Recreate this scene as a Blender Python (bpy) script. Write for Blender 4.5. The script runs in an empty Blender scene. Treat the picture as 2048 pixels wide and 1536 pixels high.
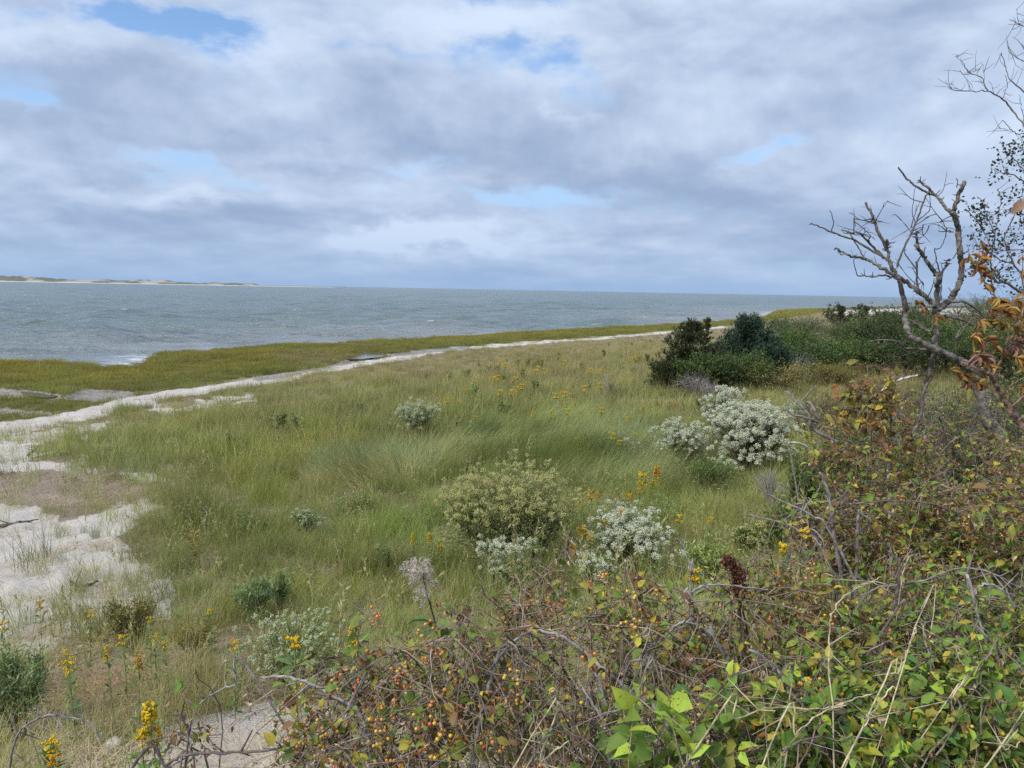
import bpy, math, random
import numpy as np
from mathutils import Matrix, Vector

SC = bpy.context.scene
COL = SC.collection
R = math.radians
rng = np.random.default_rng(11)

# ------------------------------------------------------------------ camera
CAM = np.array([0.0, 0.0, 5.2])
F = 1500.0                       # focal length in photo pixels (2048 wide)
PITCH = math.atan(188.5 / F)
ROLL = R(1.09)
MW = Matrix.Rotation(R(90) - PITCH, 3, 'X') @ Matrix.Rotation(ROLL, 3, 'Z')
MWn = np.array(MW)
cam_data = bpy.data.cameras.new('camera')
cam_data.sensor_width = 36.0
cam_data.lens = F / 2048 * 36
cam_data.clip_start = 0.05
cam_data.clip_end = 60000
cam = bpy.data.objects.new('camera', cam_data)
COL.objects.link(cam)
cam.matrix_world = Matrix.Translation(CAM.tolist()) @ MW.to_4x4()
SC.camera = cam


def ray(px, py):
    d = MWn @ np.array([(px - 1024) / F, -(py - 768) / F, -1.0])
    return d / d[1]              # per metre of forward distance


def at(px, py, D):
    return CAM + ray(px, py) * D


def proj(x, y, z):
    v = np.stack([np.asarray(x) - CAM[0], np.asarray(y) - CAM[1], np.asarray(z) - CAM[2]], -1) @ MWn
    w = np.where(v[..., 2] < -1e-3, -v[..., 2], 1e-3)
    return v[..., 0] / w * F + 1024, 768 - v[..., 1] / w * F


# ------------------------------------------------------------------ small maths
def hash2(ix, iy, seed):
    h = (ix.astype(np.int64) * 374761393 + iy.astype(np.int64) * 668265263 + seed * 1442695041) & 0xFFFFFFFF
    h = ((h ^ (h >> 13)) * 1274126177) & 0xFFFFFFFF
    return ((h ^ (h >> 16)) & 0xFFFF) / 65535.0


def vnoise(x, y, seed=0):
    x = np.asarray(x, float); y = np.asarray(y, float)
    ix, iy = np.floor(x), np.floor(y)
    fx, fy = x - ix, y - iy
    fx = fx * fx * (3 - 2 * fx); fy = fy * fy * (3 - 2 * fy)
    a = hash2(ix, iy, seed); b = hash2(ix + 1, iy, seed)
    c = hash2(ix, iy + 1, seed); d = hash2(ix + 1, iy + 1, seed)
    return (a + (b - a) * fx) * (1 - fy) + (c + (d - c) * fx) * fy


def fbm(x, y, seed=0, oct=4):
    s, a, t = 0, 0.5, 0
    for k in range(oct):
        s = s + a * vnoise(np.asarray(x) * 2 ** k, np.asarray(y) * 2 ** k, seed + k * 7); t += a; a *= 0.5
    return s / t


def sstep(a, b, x):
    t = np.clip((np.asarray(x, float) - a) / (b - a), 0, 1)
    return t * t * (3 - 2 * t)


def plane_pts(px, z):
    out = []
    for x, y in px:
        d = ray(x, y)
        out.append((CAM + d * ((z - CAM[2]) / d[2]))[:2])
    return np.array(out)


def sdist(x, y, P):
    """signed distance to an open polyline that runs left to right; positive on the camera's side"""
    shp = np.shape(x)
    q = np.stack([np.ravel(x), np.ravel(y)], -1)
    best = np.full(len(q), 1e18); sign = np.ones(len(q))
    for a, b in zip(P[:-1], P[1:]):
        d = b - a; L2 = d @ d
        t = np.clip(((q - a) @ d) / L2, 0, 1)
        e = q - (a + t[:, None] * d)
        dd = (e * e).sum(1)
        cr = d[0] * (q[:, 1] - a[1]) - d[1] * (q[:, 0] - a[0])
        m = dd < best - 1e-12
        best = np.where(m, dd, best); sign = np.where(m, np.where(cr < 0, 1.0, -1.0), sign)
    return (np.sqrt(best) * sign).reshape(shp)


def inpoly(px, py, poly):
    px = np.asarray(px, float); py = np.asarray(py, float)
    c = np.zeros(px.shape, bool)
    n = len(poly)
    for i in range(n):
        x1, y1 = poly[i]; x2, y2 = poly[(i + 1) % n]
        if y1 == y2:
            continue
        cond = ((y1 > py) != (y2 > py)) & (px < (x2 - x1) * (py - y1) / (y2 - y1) + x1)
        c ^= cond
    return c


# ------------------------------------------------------------------ lie of the land
WATER_PX = [(-900, 716), (-500, 722), (-150, 730), (0, 733), (60, 733), (120, 733), (170, 739), (215, 744), (250, 744), (268, 738),
            (284, 729), (300, 719), (320, 713), (400, 709), (512, 701), (640, 693), (760, 687), (850, 682), (996, 673),
            (1143, 663.5), (1255, 656.7), (1387, 649), (1460, 643), (1500, 640), (1530, 634), (1543, 628), (1553, 622.5), (1607, 619.5),
            (1651, 617.6), (1719, 614.7), (1900, 613)]
SAND_PX = [(-900, 1010), (-300, 905), (-100, 868), (0, 846), (100, 833), (140, 826), (240, 797), (330, 783), (400, 773), (490, 757), (560, 748),
           (640, 735), (720, 722), (800, 712), (870, 700), (950, 692), (1024, 686), (1150, 677), (1250, 669), (1350, 661),
           (1450, 651), (1560, 637), (1650, 624), (1720, 620), (1900, 617)]
WATER = plane_pts(WATER_PX, 0.05)
SAND = plane_pts(SAND_PX, 0.47)
WATER = np.vstack([WATER, WATER[-1] + [900, 350]])
SAND = np.vstack([SAND, SAND[-1] + [900, 300]])


def height(x, y):
    x = np.asarray(x, float); y = np.asarray(y, float)
    far = np.hypot(x, y)
    wob = (fbm(x * 0.35, y * 0.35, 3, 3) - 0.5) * np.clip(far * 0.03, 0.5, 3)
    sw = sdist(x, y, WATER) + wob
    sm = sdist(x, y, SAND)
    h = np.where(sw < 0, np.clip(-0.22 + 0.03 * sw, -1.2, 0), 0)
    marsh = -0.22 + 0.62 * sstep(-0.1, 0.45, sw) + 0.08 * sstep(0.5, 12, sw)
    h = np.where(sw < 0, h, marsh)
    h = np.where((sw >= -0.1) & (sw < 0), np.minimum(marsh, -0.2), h)
    wid = np.maximum(13, far * .42)
    med = 0.02 + 0.62 * np.clip(sm / wid, 0, 1) ** 1.15 + 0.55 * sstep(16, 48, sm - (wid - 13) * .6)
    h = h + np.where(sm > 0, med, 0)
    u = y * 0.85 - x * 0.55
    bank = np.interp(u, [-3, 0.4, 1.7, 3.3, 4.8, 6.4, 8.6, 12, 15, 20], [3.75, 3.6, 3.3, 2.9, 2.25, 1.75, 1.42, 1.12, 0.6, -6])
    k = 0.25
    h = np.maximum(h, bank) + k * np.exp(-np.abs(h - bank) / k) * 0.25
    h = h + np.where(sm > 0, 1, 0.25) * ((fbm(x * 0.5, y * 0.5, 21, 3) - 0.5) * 0.22 + (fbm(x * 2.2, y * 2.2, 31, 2) - 0.5) * 0.05) * sstep(0, 6, np.abs(sm) + 2) * sstep(0.3, 3, sw)
    return h


def hit(px, py, H=0.0, lo=1.0, hi=420.0):
    """the point on the photo ray that stands H above the ground"""
    d = ray(px, py)
    D = np.geomspace(lo, hi, 1400)
    P = CAM + d[None, :] * D[:, None]
    g = P[:, 2] - height(P[:, 0], P[:, 1]) - H
    i = np.argmax(g <= 0)
    if g[i] > 0:
        i = len(D) - 1
    if i == 0:
        return P[0]
    t = g[i - 1] / (g[i - 1] - g[i])
    return P[i - 1] + (P[i] - P[i - 1]) * t


# ------------------------------------------------------------------ mesh building
class MB:
    def __init__(self):
        self.v = []; self.f3 = []; self.f4 = []; self.c = []; self.n = 0

    def add(self, v, f, col):
        v = np.asarray(v, float).reshape(-1, 3); f = np.asarray(f, np.int64)
        if len(v) == 0:
            return
        (self.f3 if f.shape[1] == 3 else self.f4).append(f + self.n)
        col = np.asarray(col, float)
        if col.ndim == 1:
            col = np.tile(col[:3], (len(v), 1))
        self.v.append(v); self.c.append(col[:, :3]); self.n += len(v)

    def build(self, name, mat, parent=None, origin=None, smooth=False, link=True):
        v = np.concatenate(self.v) if self.v else np.zeros((0, 3))
        c = np.concatenate(self.c) if self.c else np.zeros((0, 3))
        if origin is not None:
            v = v - np.asarray(origin)
        f3 = np.concatenate(self.f3) if self.f3 else np.zeros((0, 3), np.int64)
        f4 = np.concatenate(self.f4) if self.f4 else np.zeros((0, 4), np.int64)
        me = bpy.data.meshes.new(name)
        me.vertices.add(len(v)); me.vertices.foreach_set('co', v.ravel())
        loops = np.concatenate([f3.ravel(), f4.ravel()])
        me.loops.add(len(loops)); me.loops.foreach_set('vertex_index', loops.astype(np.int32))
        np_ = len(f3) + len(f4)
        me.polygons.add(np_)
        tot = np.concatenate([np.full(len(f3), 3), np.full(len(f4), 4)]).astype(np.int32)
        st = np.concatenate([[0], np.cumsum(tot)[:-1]]).astype(np.int32) if np_ else np.zeros(0, np.int32)
        me.polygons.foreach_set('loop_start', st)
        me.polygons.foreach_set('loop_total', tot)
        if smooth:
            me.polygons.foreach_set('use_smooth', np.ones(np_, bool))
        me.update(calc_edges=True)
        a = me.attributes.new('col', 'FLOAT_COLOR', 'POINT')
        a.data.foreach_set('color', np.c_[c, np.ones(len(c))].astype(np.float32).ravel())
        if mat is not None:
            me.materials.append(mat)
        o = bpy.data.objects.new(name, me)
        if link:
            COL.objects.link(o)
        if parent is not None:
            o.parent = parent
        elif origin is not None:
            o.location = [float(q) for q in origin]
        return o


def tag(o, label=None, cat=None, group=None, kind=None):
    if label: o['label'] = label
    if cat: o['category'] = cat
    if group: o['group'] = group
    if kind: o['kind'] = kind
    return o


def empty(name, loc, label, cat, group=None):
    o = bpy.data.objects.new(name, None)
    COL.objects.link(o)
    o.location = [float(q) for q in loc]
    o.empty_display_size = 0.2
    return tag(o, label, cat, group)


def unit(v):
    v = np.asarray(v, float)
    return v / np.maximum(np.linalg.norm(v, axis=-1, keepdims=True), 1e-9)


def rand_dirs(n, g=rng):
    return unit(g.normal(size=(n, 3)))


def tube(mb, pts, rad, col, sides=5):
    pts = np.asarray(pts, float); rad = np.asarray(rad, float)
    n = len(pts)
    t = unit(np.gradient(pts, axis=0))
    ref = np.array([0.31, 0.17, 0.94]) if abs(t[:, 2]).mean() < 0.8 else np.array([0.92, 0.3, 0.1])
    a = unit(np.cross(t, ref)); b = np.cross(t, a)
    th = np.linspace(0, 2 * np.pi, sides, endpoint=False)
    ring = a[:, None] * np.cos(th)[None, :, None] + b[:, None] * np.sin(th)[None, :, None]
    v = pts[:, None] + ring * rad[:, None, None]
    i = np.arange(n - 1)[:, None] * sides; j = np.arange(sides)[None]
    j2 = (j + 1) % sides
    f = np.stack([i + j, i + j2, i + sides + j2, i + sides + j], -1).reshape(-1, 4)
    col = np.asarray(col, float)
    if col.ndim == 2:
        col = np.repeat(col, sides, 0)
    mb.add(v.reshape(-1, 3), f, col)
    tip = (n - 1) * sides
    mb.add(np.vstack([v[-1], pts[-1] + t[-1] * rad[-1]]), np.stack([np.arange(sides), (np.arange(sides) + 1) % sides, np.full(sides, sides)], -1),
           col if col.ndim == 1 else col[-1])


def smooth_path(p, per=5):
    """Catmull-Rom through the points"""
    p = np.asarray(p, float)
    q = np.vstack([2 * p[0] - p[1], p, 2 * p[-1] - p[-2]])
    out = []
    for i in range(1, len(q) - 2):
        t = np.linspace(0, 1, per, endpoint=False)[:, None]
        a, b, c, d = q[i - 1], q[i], q[i + 1], q[i + 2]
        out.append(0.5 * (2 * b + (c - a) * t + (2 * a - 5 * b + 4 * c - d) * t ** 2 + (3 * b - a - 3 * c + d) * t ** 3))
    out.append(p[-1:])
    return np.vstack(out)


def place(mb, tv, tf, P, A, N, S, col, W=None):
    """copies of a small template (x along, y side, z normal) at points P, axis A, normal N, size S"""
    P = np.asarray(P, float)
    if len(P) == 0:
        return
    A = unit(A); B = unit(np.cross(N, A)); C = np.cross(A, B)
    S = np.broadcast_to(np.asarray(S, float), (len(P),))
    W = S if W is None else np.broadcast_to(np.asarray(W, float), (len(P),))
    v = (P[:, None] + A[:, None] * tv[None, :, 0:1] * S[:, None, None] + B[:, None] * tv[None, :, 1:2] * W[:, None, None]
         + C[:, None] * tv[None, :, 2:3] * S[:, None, None])
    k = len(tv)
    f = (np.asarray(tf)[None] + np.arange(len(P))[:, None, None] * k).reshape(-1, len(tf[0]))
    col = np.asarray(col, float)
    col = np.tile(col, (len(P), 1)) if col.ndim == 1 else col
    mb.add(v.reshape(-1, 3), f, np.repeat(col, k, 0))


LEAF_V = np.array([[0, 0, 0], [.3, -.28, .13], [.3, 0, 0], [.3, .28, .11], [.66, -.24, .10], [.68, 0, -.05], [.70, .22, .02], [1, .03, -.24]])
LEAF_F = [[0, 1, 2, 2], [0, 2, 3, 3], [1, 4, 5, 2], [2, 5, 6, 3], [4, 7, 5, 5], [5, 7, 6, 6]]
LEAF_T = [[0, 1, 2], [0, 2, 3], [1, 4, 5], [1, 5, 2], [2, 5, 6], [2, 6, 3], [4, 7, 5], [5, 7, 6]]
CURL_V = np.array([[0, 0, 0], [.3, -.14, .2], [.3, 0, 0], [.3, .17, .17], [.62, -.12, .1], [.6, 0, -.1], [.64, .15, .08], [.8, .05, -.34]])
SLIM_V = np.array([[0, 0, 0], [.45, -.13, .03], [.45, .13, .03], [1, 0, -.08]])
SLIM_T = [[0, 1, 2], [1, 3, 2]]
# octahedron subdivided once: berries, buds
_o = np.array([[1, 0, 0], [-1, 0, 0], [0, 1, 0], [0, -1, 0], [0, 0, 1], [0, 0, -1]], float)
_of = [[0, 2, 4], [2, 1, 4], [1, 3, 4], [3, 0, 4], [2, 0, 5], [1, 2, 5], [3, 1, 5], [0, 3, 5]]


def _subdiv(v, f):
    v = [tuple(q) for q in v]; out = []; mid = {}
    def m(a, b):
        k = (min(a, b), max(a, b))
        if k not in mid:
            q = (np.array(v[a]) + np.array(v[b])) / 2
            v.append(tuple(q / np.linalg.norm(q))); mid[k] = len(v) - 1
        return mid[k]
    for a, b, c in f:
        ab, bc, ca = m(a, b), m(b, c), m(c, a)
        out += [[a, ab, ca], [ab, b, bc], [ca, bc, c], [ab, bc, ca]]
    return np.array(v), out


BALL_V, BALL_T = _subdiv(_o, _of)
BALL2_V, BALL2_T = _subdiv(BALL_V, BALL_T)
OCT_V, OCT_T = _o, _of


def pick(pal, n, g=rng, jit=0.18):
    cs = np.array([p[0] for p in pal], float); w = np.array([p[1] for p in pal], float)
    c = cs[g.choice(len(cs), n, p=w / w.sum())]
    return np.clip(c * g.uniform(1 - jit, 1 + jit, (n, 1)) * g.uniform(1 - jit * .4, 1 + jit * .4, (n, 3)), 0.003, 0.95)


# ------------------------------------------------------------------ materials
def new_mat(name):
    m = bpy.data.materials.new(name); m.use_nodes = True
    nt = m.node_tree
    for n in list(nt.nodes):
        nt.nodes.remove(n)
    return m, nt


class NT:
    """terse node building"""
    def __init__(self, nt): self.nt = nt
    def n(self, typ, **kw):
        o = self.nt.nodes.new(typ)
        for k, v in kw.items(): setattr(o, k, v)
        return o
    def lk(self, a, b): self.nt.links.new(a, b)
    def put(self, sock, v):
        if hasattr(v, 'is_linked') or hasattr(v, 'links'): self.lk(v, sock)
        else: sock.default_value = v
    def m(self, op, a, b=0.0, c=None, clamp=False):
        o = self.n('ShaderNodeMath', operation=op, use_clamp=clamp)
        self.put(o.inputs[0], a); self.put(o.inputs[1], b)
        if c is not None: self.put(o.inputs[2], c)
        return o.outputs[0]
    def vm(self, op, a, b=(0, 0, 0), s=None):
        o = self.n('ShaderNodeVectorMath', operation=op)
        self.put(o.inputs[0], a); self.put(o.inputs[1], b)
        if s is not None: self.put(o.inputs['Scale'], s)
        return o.outputs['Value'] if op in ('LENGTH', 'DOT_PRODUCT', 'DISTANCE') else o.outputs[0]
    def ss(self, x, a, b):
        o = self.n('ShaderNodeMapRange', interpolation_type='SMOOTHSTEP')
        self.put(o.inputs[0], x); o.inputs[1].default_value = a; o.inputs[2].default_value = b
        return o.outputs[0]
    def noise(self, vec, scale, detail=4, rough=0.5, dist=0.0, fac=True, dim='3D'):
        o = self.n('ShaderNodeTexNoise', noise_dimensions=dim)
        if vec is not None: self.lk(vec, o.inputs['Vector'])
        o.inputs['Scale'].default_value = scale; o.inputs['Detail'].default_value = detail
        o.inputs['Roughness'].default_value = rough; o.inputs['Distortion'].default_value = dist
        return o.outputs[0] if fac else o.outputs[1]
    def mix(self, f, a, b, mode='MIX'):
        o = self.n('ShaderNodeMix', data_type='RGBA', blend_type=mode)
        self.put(o.inputs[0], f)
        for s, v in ((o.inputs[6], a), (o.inputs[7], b)):
            if isinstance(v, (tuple, list)) and len(v) == 3: v = (*v, 1)
            self.put(s, v)
        return o.outputs[2]
    def attr(self, name, typ='GEOMETRY', out='Color'):
        o = self.n('ShaderNodeAttribute', attribute_type=typ, attribute_name=name)
        return o.outputs[out]
    def bsdf(self, col, rough=0.7, spec=0.3, normal=None, **kw):
        o = self.n('ShaderNodeBsdfPrincipled')
        self.put(o.inputs['Base Color'], col if not (isinstance(col, tuple) and len(col) == 3) else (*col, 1))
        self.put(o.inputs['Roughness'], rough)
        o.inputs['Specular IOR Level'].default_value = spec
        if normal is not None: self.lk(normal, o.inputs['Normal'])
        for k, v in kw.items(): self.put(o.inputs[k], v)
        return o.outputs[0]
    def bump(self, h, strength=0.5, dist=0.02):
        o = self.n('ShaderNodeBump')
        o.inputs['Strength'].default_value = strength; o.inputs['Distance'].default_value = dist
        self.lk(h, o.inputs['Height'])
        return o.outputs[0]
    def out(self, sh, disp=None):
        o = self.n('ShaderNodeOutputMaterial')
        self.lk(sh, o.inputs[0])


def leaf_material(name, trans=0.3, rough=0.55, spec=0.3, inst=False, mottle=0.25, spots=0.0):
    m, nt = new_mat(name); T = NT(nt)
    c = T.attr('col')
    if inst:
        c = T.mix(T.attr('col', out='Fac'), T.attr('tint', 'INSTANCER'), T.attr('straw', 'INSTANCER'))
    if mottle:
        tc = T.n('ShaderNodeTexCoord')
        nz = T.noise(tc.outputs['Object'], 60, 3, 0.6)
        k = T.m('MULTIPLY_ADD', nz, 2 * mottle, 1 - mottle)
        c = T.vm('SCALE', c, s=k)
        if spots:
            vo = T.noise(tc.outputs['Object'], 170, 3, .6)
            c = T.mix(T.m('MULTIPLY', T.ss(vo, .60, .68), spots), c, (.10, .055, .02))
            v2 = T.noise(tc.outputs['Object'], 34, 4, .6)
            c = T.mix(T.m('MULTIPLY', T.ss(v2, .55, .70), .45), c, T.vm('MULTIPLY', c, (1.5, 1.1, .6)))
    b = T.bsdf(c, rough, spec)
    if trans > 0:
        tr = T.n('ShaderNodeBsdfTranslucent'); T.lk(T.vm('MULTIPLY', c, (1.1, 1.15, 0.7)), tr.inputs[0])
        mx = T.n('ShaderNodeMixShader'); mx.inputs[0].default_value = trans
        T.lk(b, mx.inputs[1]); T.lk(tr.outputs[0], mx.inputs[2]); b = mx.outputs[0]
    T.out(b)
    return m


def wood_material(name, lichen=0.0, scale=1.0, rough=0.85):
    m, nt = new_mat(name); T = NT(nt)
    tc = T.n('ShaderNodeTexCoord')
    c = T.attr('col')
    n1 = T.noise(tc.outputs['Object'], 35 * scale, 6, 0.65, 0.4)
    n2 = T.noise(tc.outputs['Object'], 9 * scale, 4, 0.6)
    c = T.vm('SCALE', c, s=T.m('MULTIPLY_ADD', T.ss(n1, .3, .7), 1.1, 0.45))
    if lichen > 0:
        n3 = T.noise(tc.outputs['Object'], 14 * scale, 5, 0.7, 0.6)
        c = T.mix(T.m('MULTIPLY', T.ss(n3, 0.55, 0.64), lichen * .75), c, (0.30, 0.32, 0.265))
        c = T.mix(T.m('MULTIPLY', T.ss(n2, 0.6, 0.72), lichen * .6), c, (0.05, 0.045, 0.035))
    T.out(T.bsdf(c, rough, 0.2, T.bump(n1, 0.7, 0.006 / scale)))
    return m


M_LEAF = leaf_material('leaf_surface', 0.3)
M_DEADLEAF = leaf_material('dead_leaf_surface', 0.22, 0.9, 0.06, mottle=0.45, spots=.6)
M_VINELEAF = leaf_material('vine_leaf_surface', 0.28, 0.6, 0.2, mottle=0.3, spots=.85)
M_CEDAR = leaf_material('cedar_foliage', 0.12, 0.7, 0.15, mottle=0.0)
M_FLOWER = leaf_material('petal', 0.25, 0.7, 0.1, mottle=0.0)
M_TWIG = wood_material('twig_bark', 0.25)
M_BARK = wood_material('lichen_bark', 0.9)
M_STEM = wood_material('green_stem', 0.0)
def berry_mat():
    m, nt = new_mat('berry_skin'); T = NT(nt)
    T.out(T.bsdf(T.attr('col'), 0.28, 0.5))
    return m
M_BERRY = berry_mat()
M_GRASS = leaf_material('grass_blade', 0.25, 0.75, 0.08, inst=True, mottle=0.0)

# ------------------------------------------------------------------ sky, sun, exposure
SUN_AZ, SUN_EL = R(-128), R(44)          # azimuth measured from +Y towards +X
sun_dir = np.array([math.sin(SUN_AZ) * math.cos(SUN_EL), math.cos(SUN_AZ) * math.cos(SUN_EL), math.sin(SUN_EL)])
ld = bpy.data.lights.new('sun', 'SUN')
ld.energy = 3.3; ld.angle = R(8); ld.color = (1.0, 0.95, 0.87)
lo = bpy.data.objects.new('sun', ld); COL.objects.link(lo)
lo.rotation_euler = Vector((-sun_dir).tolist()).to_track_quat('-Z', 'Y').to_euler()

world = bpy.data.worlds.new('World'); SC.world = world
world.use_nodes = True
wn = world.node_tree
for n in list(wn.nodes): wn.nodes.remove(n)
T = NT(wn)
sky = T.n('ShaderNodeTexSky', sky_type='NISHITA')
sky.sun_disc = False; sky.sun_elevation = SUN_EL; sky.sun_rotation = SUN_AZ
sky.air_density = 1.0; sky.dust_density = 0.6; sky.ozone_density = 2.5
tcw = T.n('ShaderNodeTexCoord')
d = T.vm('NORMALIZE', tcw.outputs['Generated'])
sp = T.n('ShaderNodeSeparateXYZ'); T.lk(d, sp.inputs[0])
dz = T.m('MAXIMUM', sp.outputs[2], 0.0)
el = T.m('ARCSINE', dz)
az = T.m('ARCTAN2', sp.outputs[0], sp.outputs[1])
den = T.m('ADD', dz, 0.075)
cp = T.n('ShaderNodeCombineXYZ')
T.lk(T.m('DIVIDE', sp.outputs[0], den), cp.inputs[0]); T.lk(T.m('DIVIDE', sp.outputs[1], den), cp.inputs[1])
P = cp.outputs[0]
# soft warp so that nothing laid on the sky has a straight edge
ang = T.n('ShaderNodeCombineXYZ'); T.lk(az, ang.inputs[0]); T.lk(T.m('MULTIPLY', el, 1.8), ang.inputs[1])
A = ang.outputs[0]
wv = T.vm('SUBTRACT', T.noise(A, 7.0, 5, 0.58, 0.0, fac=False), (0.5, 0.5, 0.5))
wsp = T.n('ShaderNodeSeparateXYZ'); T.lk(wv, wsp.inputs[0])
azw = T.m('MULTIPLY_ADD', wsp.outputs[0], 0.30, az)
elw = T.m('MULTIPLY_ADD', wsp.outputs[1], 0.12, el)


def azel(px, py):
    q = ray(px, py); q = q / np.linalg.norm(q)
    return math.atan2(q[0], q[1]), math.asin(q[2])


def blob(px, py, sx, sy, amp, warp=True):
    a, e = azel(px, py)
    u = T.m('MULTIPLY', T.m('SUBTRACT', azw if warp else az, a), F / sx)
    v = T.m('MULTIPLY', T.m('SUBTRACT', elw if warp else el, e), F / sy)
    r2 = T.m('ADD', T.m('MULTIPLY', u, u), T.m('MULTIPLY', v, v))
    return T.m('MULTIPLY', T.m('EXPONENT', T.m('MULTIPLY', r2, -1.0)), amp)


def total(bs):
    s = bs[0]
    for b in bs[1:]: s = T.m('ADD', s, b)
    return s


GAPS = [(315, 42, 120, 30, .44), (220, 22, 80, 22, .22), (430, 60, 80, 26, .22), (930, 112, 70, 22, .30), (800, 85, 70, 20, .22), (1105, 150, 70, 26, .34), (1040, 115, 70, 22, .22),
        (440, 345, 110, 36, .34), (330, 300, 110, 22, .22), (540, 395, 80, 20, .28), (1030, 388, 130, 20, .34), (800, 338, 70, 18, .24), (720, 392, 70, 14, .20),
        (1495, 298, 70, 16, .30), (14, 192, 44, 14, .26), (130, 300, 60, 16, .2), (1010, 5, 80, 14, .25), (1180, 180, 60, 20, .2), (-300, 120, 180, 40, .4), (2400, 150, 200, 50, .3)]
gap = total([blob(*g) for g in GAPS])
# heaped clouds: lumpy, flatter towards the horizon, lit from above, grey underneath
flat = T.m('MULTIPLY_ADD', T.ss(el, R(2), R(16)), -1.2, 3.4)
elp = T.m('MULTIPLY', el, flat)
lump = T.n('ShaderNodeCombineXYZ'); T.lk(az, lump.inputs[0]); T.lk(elp, lump.inputs[1]); lump.inputs[2].default_value = 3.7
L0 = lump.outputs[0]
L1 = T.vm('ADD', L0, (0.010, 0.050, 0))
big0 = T.noise(L0, 4.6, 6, .52, .12); big1 = T.noise(L1, 4.6, 6, .52, .12)
fine = T.noise(L0, 17, 5, .55, .15); fine1 = T.noise(T.vm('ADD', L0, (0.004, 0.018, 0)), 17, 5, .55, .15)
dens = T.m('SUBTRACT', T.m('MULTIPLY_ADD', big0, 0.75, T.m('MULTIPLY_ADD', fine, 0.34, 0.17)), gap)
cover = T.ss(dens, 0.29, 0.66)
# light and dark of the cloud deck
BRIGHT = [(60, 40, 100, 44, .5), (470, 100, 130, 30, .35), (620, 20, 160, 40, .28), (1020, 50, 260, 60, .36), (830, 478, 150, 20, .95), (760, 470, 60, 16, .3), (960, 488, 110, 12, .45),
          (1140, 215, 40, 18, .4), (1300, 260, 120, 30, .12), (1960, 170, 90, 120, .34), (250, 390, 180, 22, .3), (390, 395, 60, 10, .25), (1700, 150, 120, 40, .12), (560, 190, 60, 30, .1),
          (1460, 60, 120, 60, .18), (1020, 8, 200, 16, .15), (640, 310, 90, 16, .2), (180, 215, 120, 14, .15)]
DARK = [(150, 180, 190, 60, .40), (480, 270, 150, 55, .40), (820, 240, 180, 60, .34), (300, 340, 110, 26, .34), (690, 345, 90, 26, .34), (60, 260, 110, 60, .3), (1150, 350, 230, 50, .34),
        (1450, 390, 250, 40, .28), (300, 430, 220, 26, .28), (1830, 90, 130, 60, .24), (1650, 250, 220, 60, .16), (250, 470, 260, 26, .2), (1300, 470, 300, 40, .24), (1700, 470, 260, 50, .22)]
lit = T.m('SUBTRACT', total([blob(*b) for b in BRIGHT]), total([blob(*b) for b in DARK]))
relief = T.m('ADD', T.m('MULTIPLY', T.m('SUBTRACT', big0, big1), 2.5), T.m('MULTIPLY', T.m('SUBTRACT', fine, fine1), 0.55))
shade = T.m('ADD', T.m('MULTIPLY_ADD', relief, 0.85, 0.52), T.m('ADD', T.m('MULTIPLY', lit, .85), T.m('MULTIPLY', T.m('SUBTRACT', big0, 0.5), -.55)))
shade = T.m('ADD', shade, T.m('MULTIPLY', T.m('SUBTRACT', 1.0, cover), .35))
shade = T.ss(shade, -0.15, 1.2)
ccol = T.mix(shade, (3.25, 4.3, 6.3), (6.9, 8.1, 10.0))
blue = T.mix(T.m('MULTIPLY_ADD', T.ss(el, R(18), R(7)), .50, .26), T.vm('MULTIPLY', sky.outputs[0], (1.05, 1.4, 1.75)), (4.9, 7.0, 9.9))
col = T.mix(cover, blue, ccol)
# air near the horizon
hz = T.m('EXPONENT', T.m('MULTIPLY', el, -20.0))
col = T.mix(T.m('MULTIPLY', hz, 0.85), col, (3.1, 4.7, 7.3))
bg = T.n('ShaderNodeBackground'); T.lk(col, bg.inputs[0]); bg.inputs[1].default_value = 0.1
# a cloud deck is brighter overhead; up there and behind, the broken cover is drawn more plainly
plain = T.mix(T.ss(T.noise(P, 0.8, 3, .55), .3, .62), T.vm('MULTIPLY', sky.outputs[0], (0.85, 1.0, 1.25)), (6.6, 7.5, 8.9))
plain = T.vm('SCALE', plain, s=T.m('MULTIPLY_ADD', T.ss(el, R(20), R(75)), 1.45, 1.0))
plain = T.mix(T.m('MULTIPLY', hz, 0.85), plain, (3.1, 4.7, 7.3))
bg2 = T.n('ShaderNodeBackground'); T.lk(plain, bg2.inputs[0]); bg2.inputs[1].default_value = 0.1
where = T.m('MULTIPLY', T.ss(T.m('MULTIPLY', el, -1.0), R(-36), R(-27)), T.ss(sp.outputs[1], 0.15, 0.35))
mxw = T.n('ShaderNodeMixShader'); T.lk(where, mxw.inputs[0]); T.lk(bg2.outputs[0], mxw.inputs[1]); T.lk(bg.outputs[0], mxw.inputs[2])
ow = T.n('ShaderNodeOutputWorld'); T.lk(mxw.outputs[0], ow.inputs[0])
world.cycles.sampling_method = 'NONE'

SC.view_settings.view_transform = 'Standard'
SC.view_settings.look = 'None'
SC.view_settings.exposure = 0.0
SC.view_settings.gamma = 1.0
SC.cycles.max_bounces = 6
SC.cycles.diffuse_bounces = 3
SC.cycles.glossy_bounces = 3
SC.cycles.transmission_bounces = 4
SC.cycles.transparent_max_bounces = 8
SC.cycles.use_adaptive_sampling = True
SC.cycles.adaptive_threshold = 0.012
SC.cycles.adaptive_min_samples = 12
SC.cycles.sample_clamp_indirect = 4
SC.cycles.use_denoising = False

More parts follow.
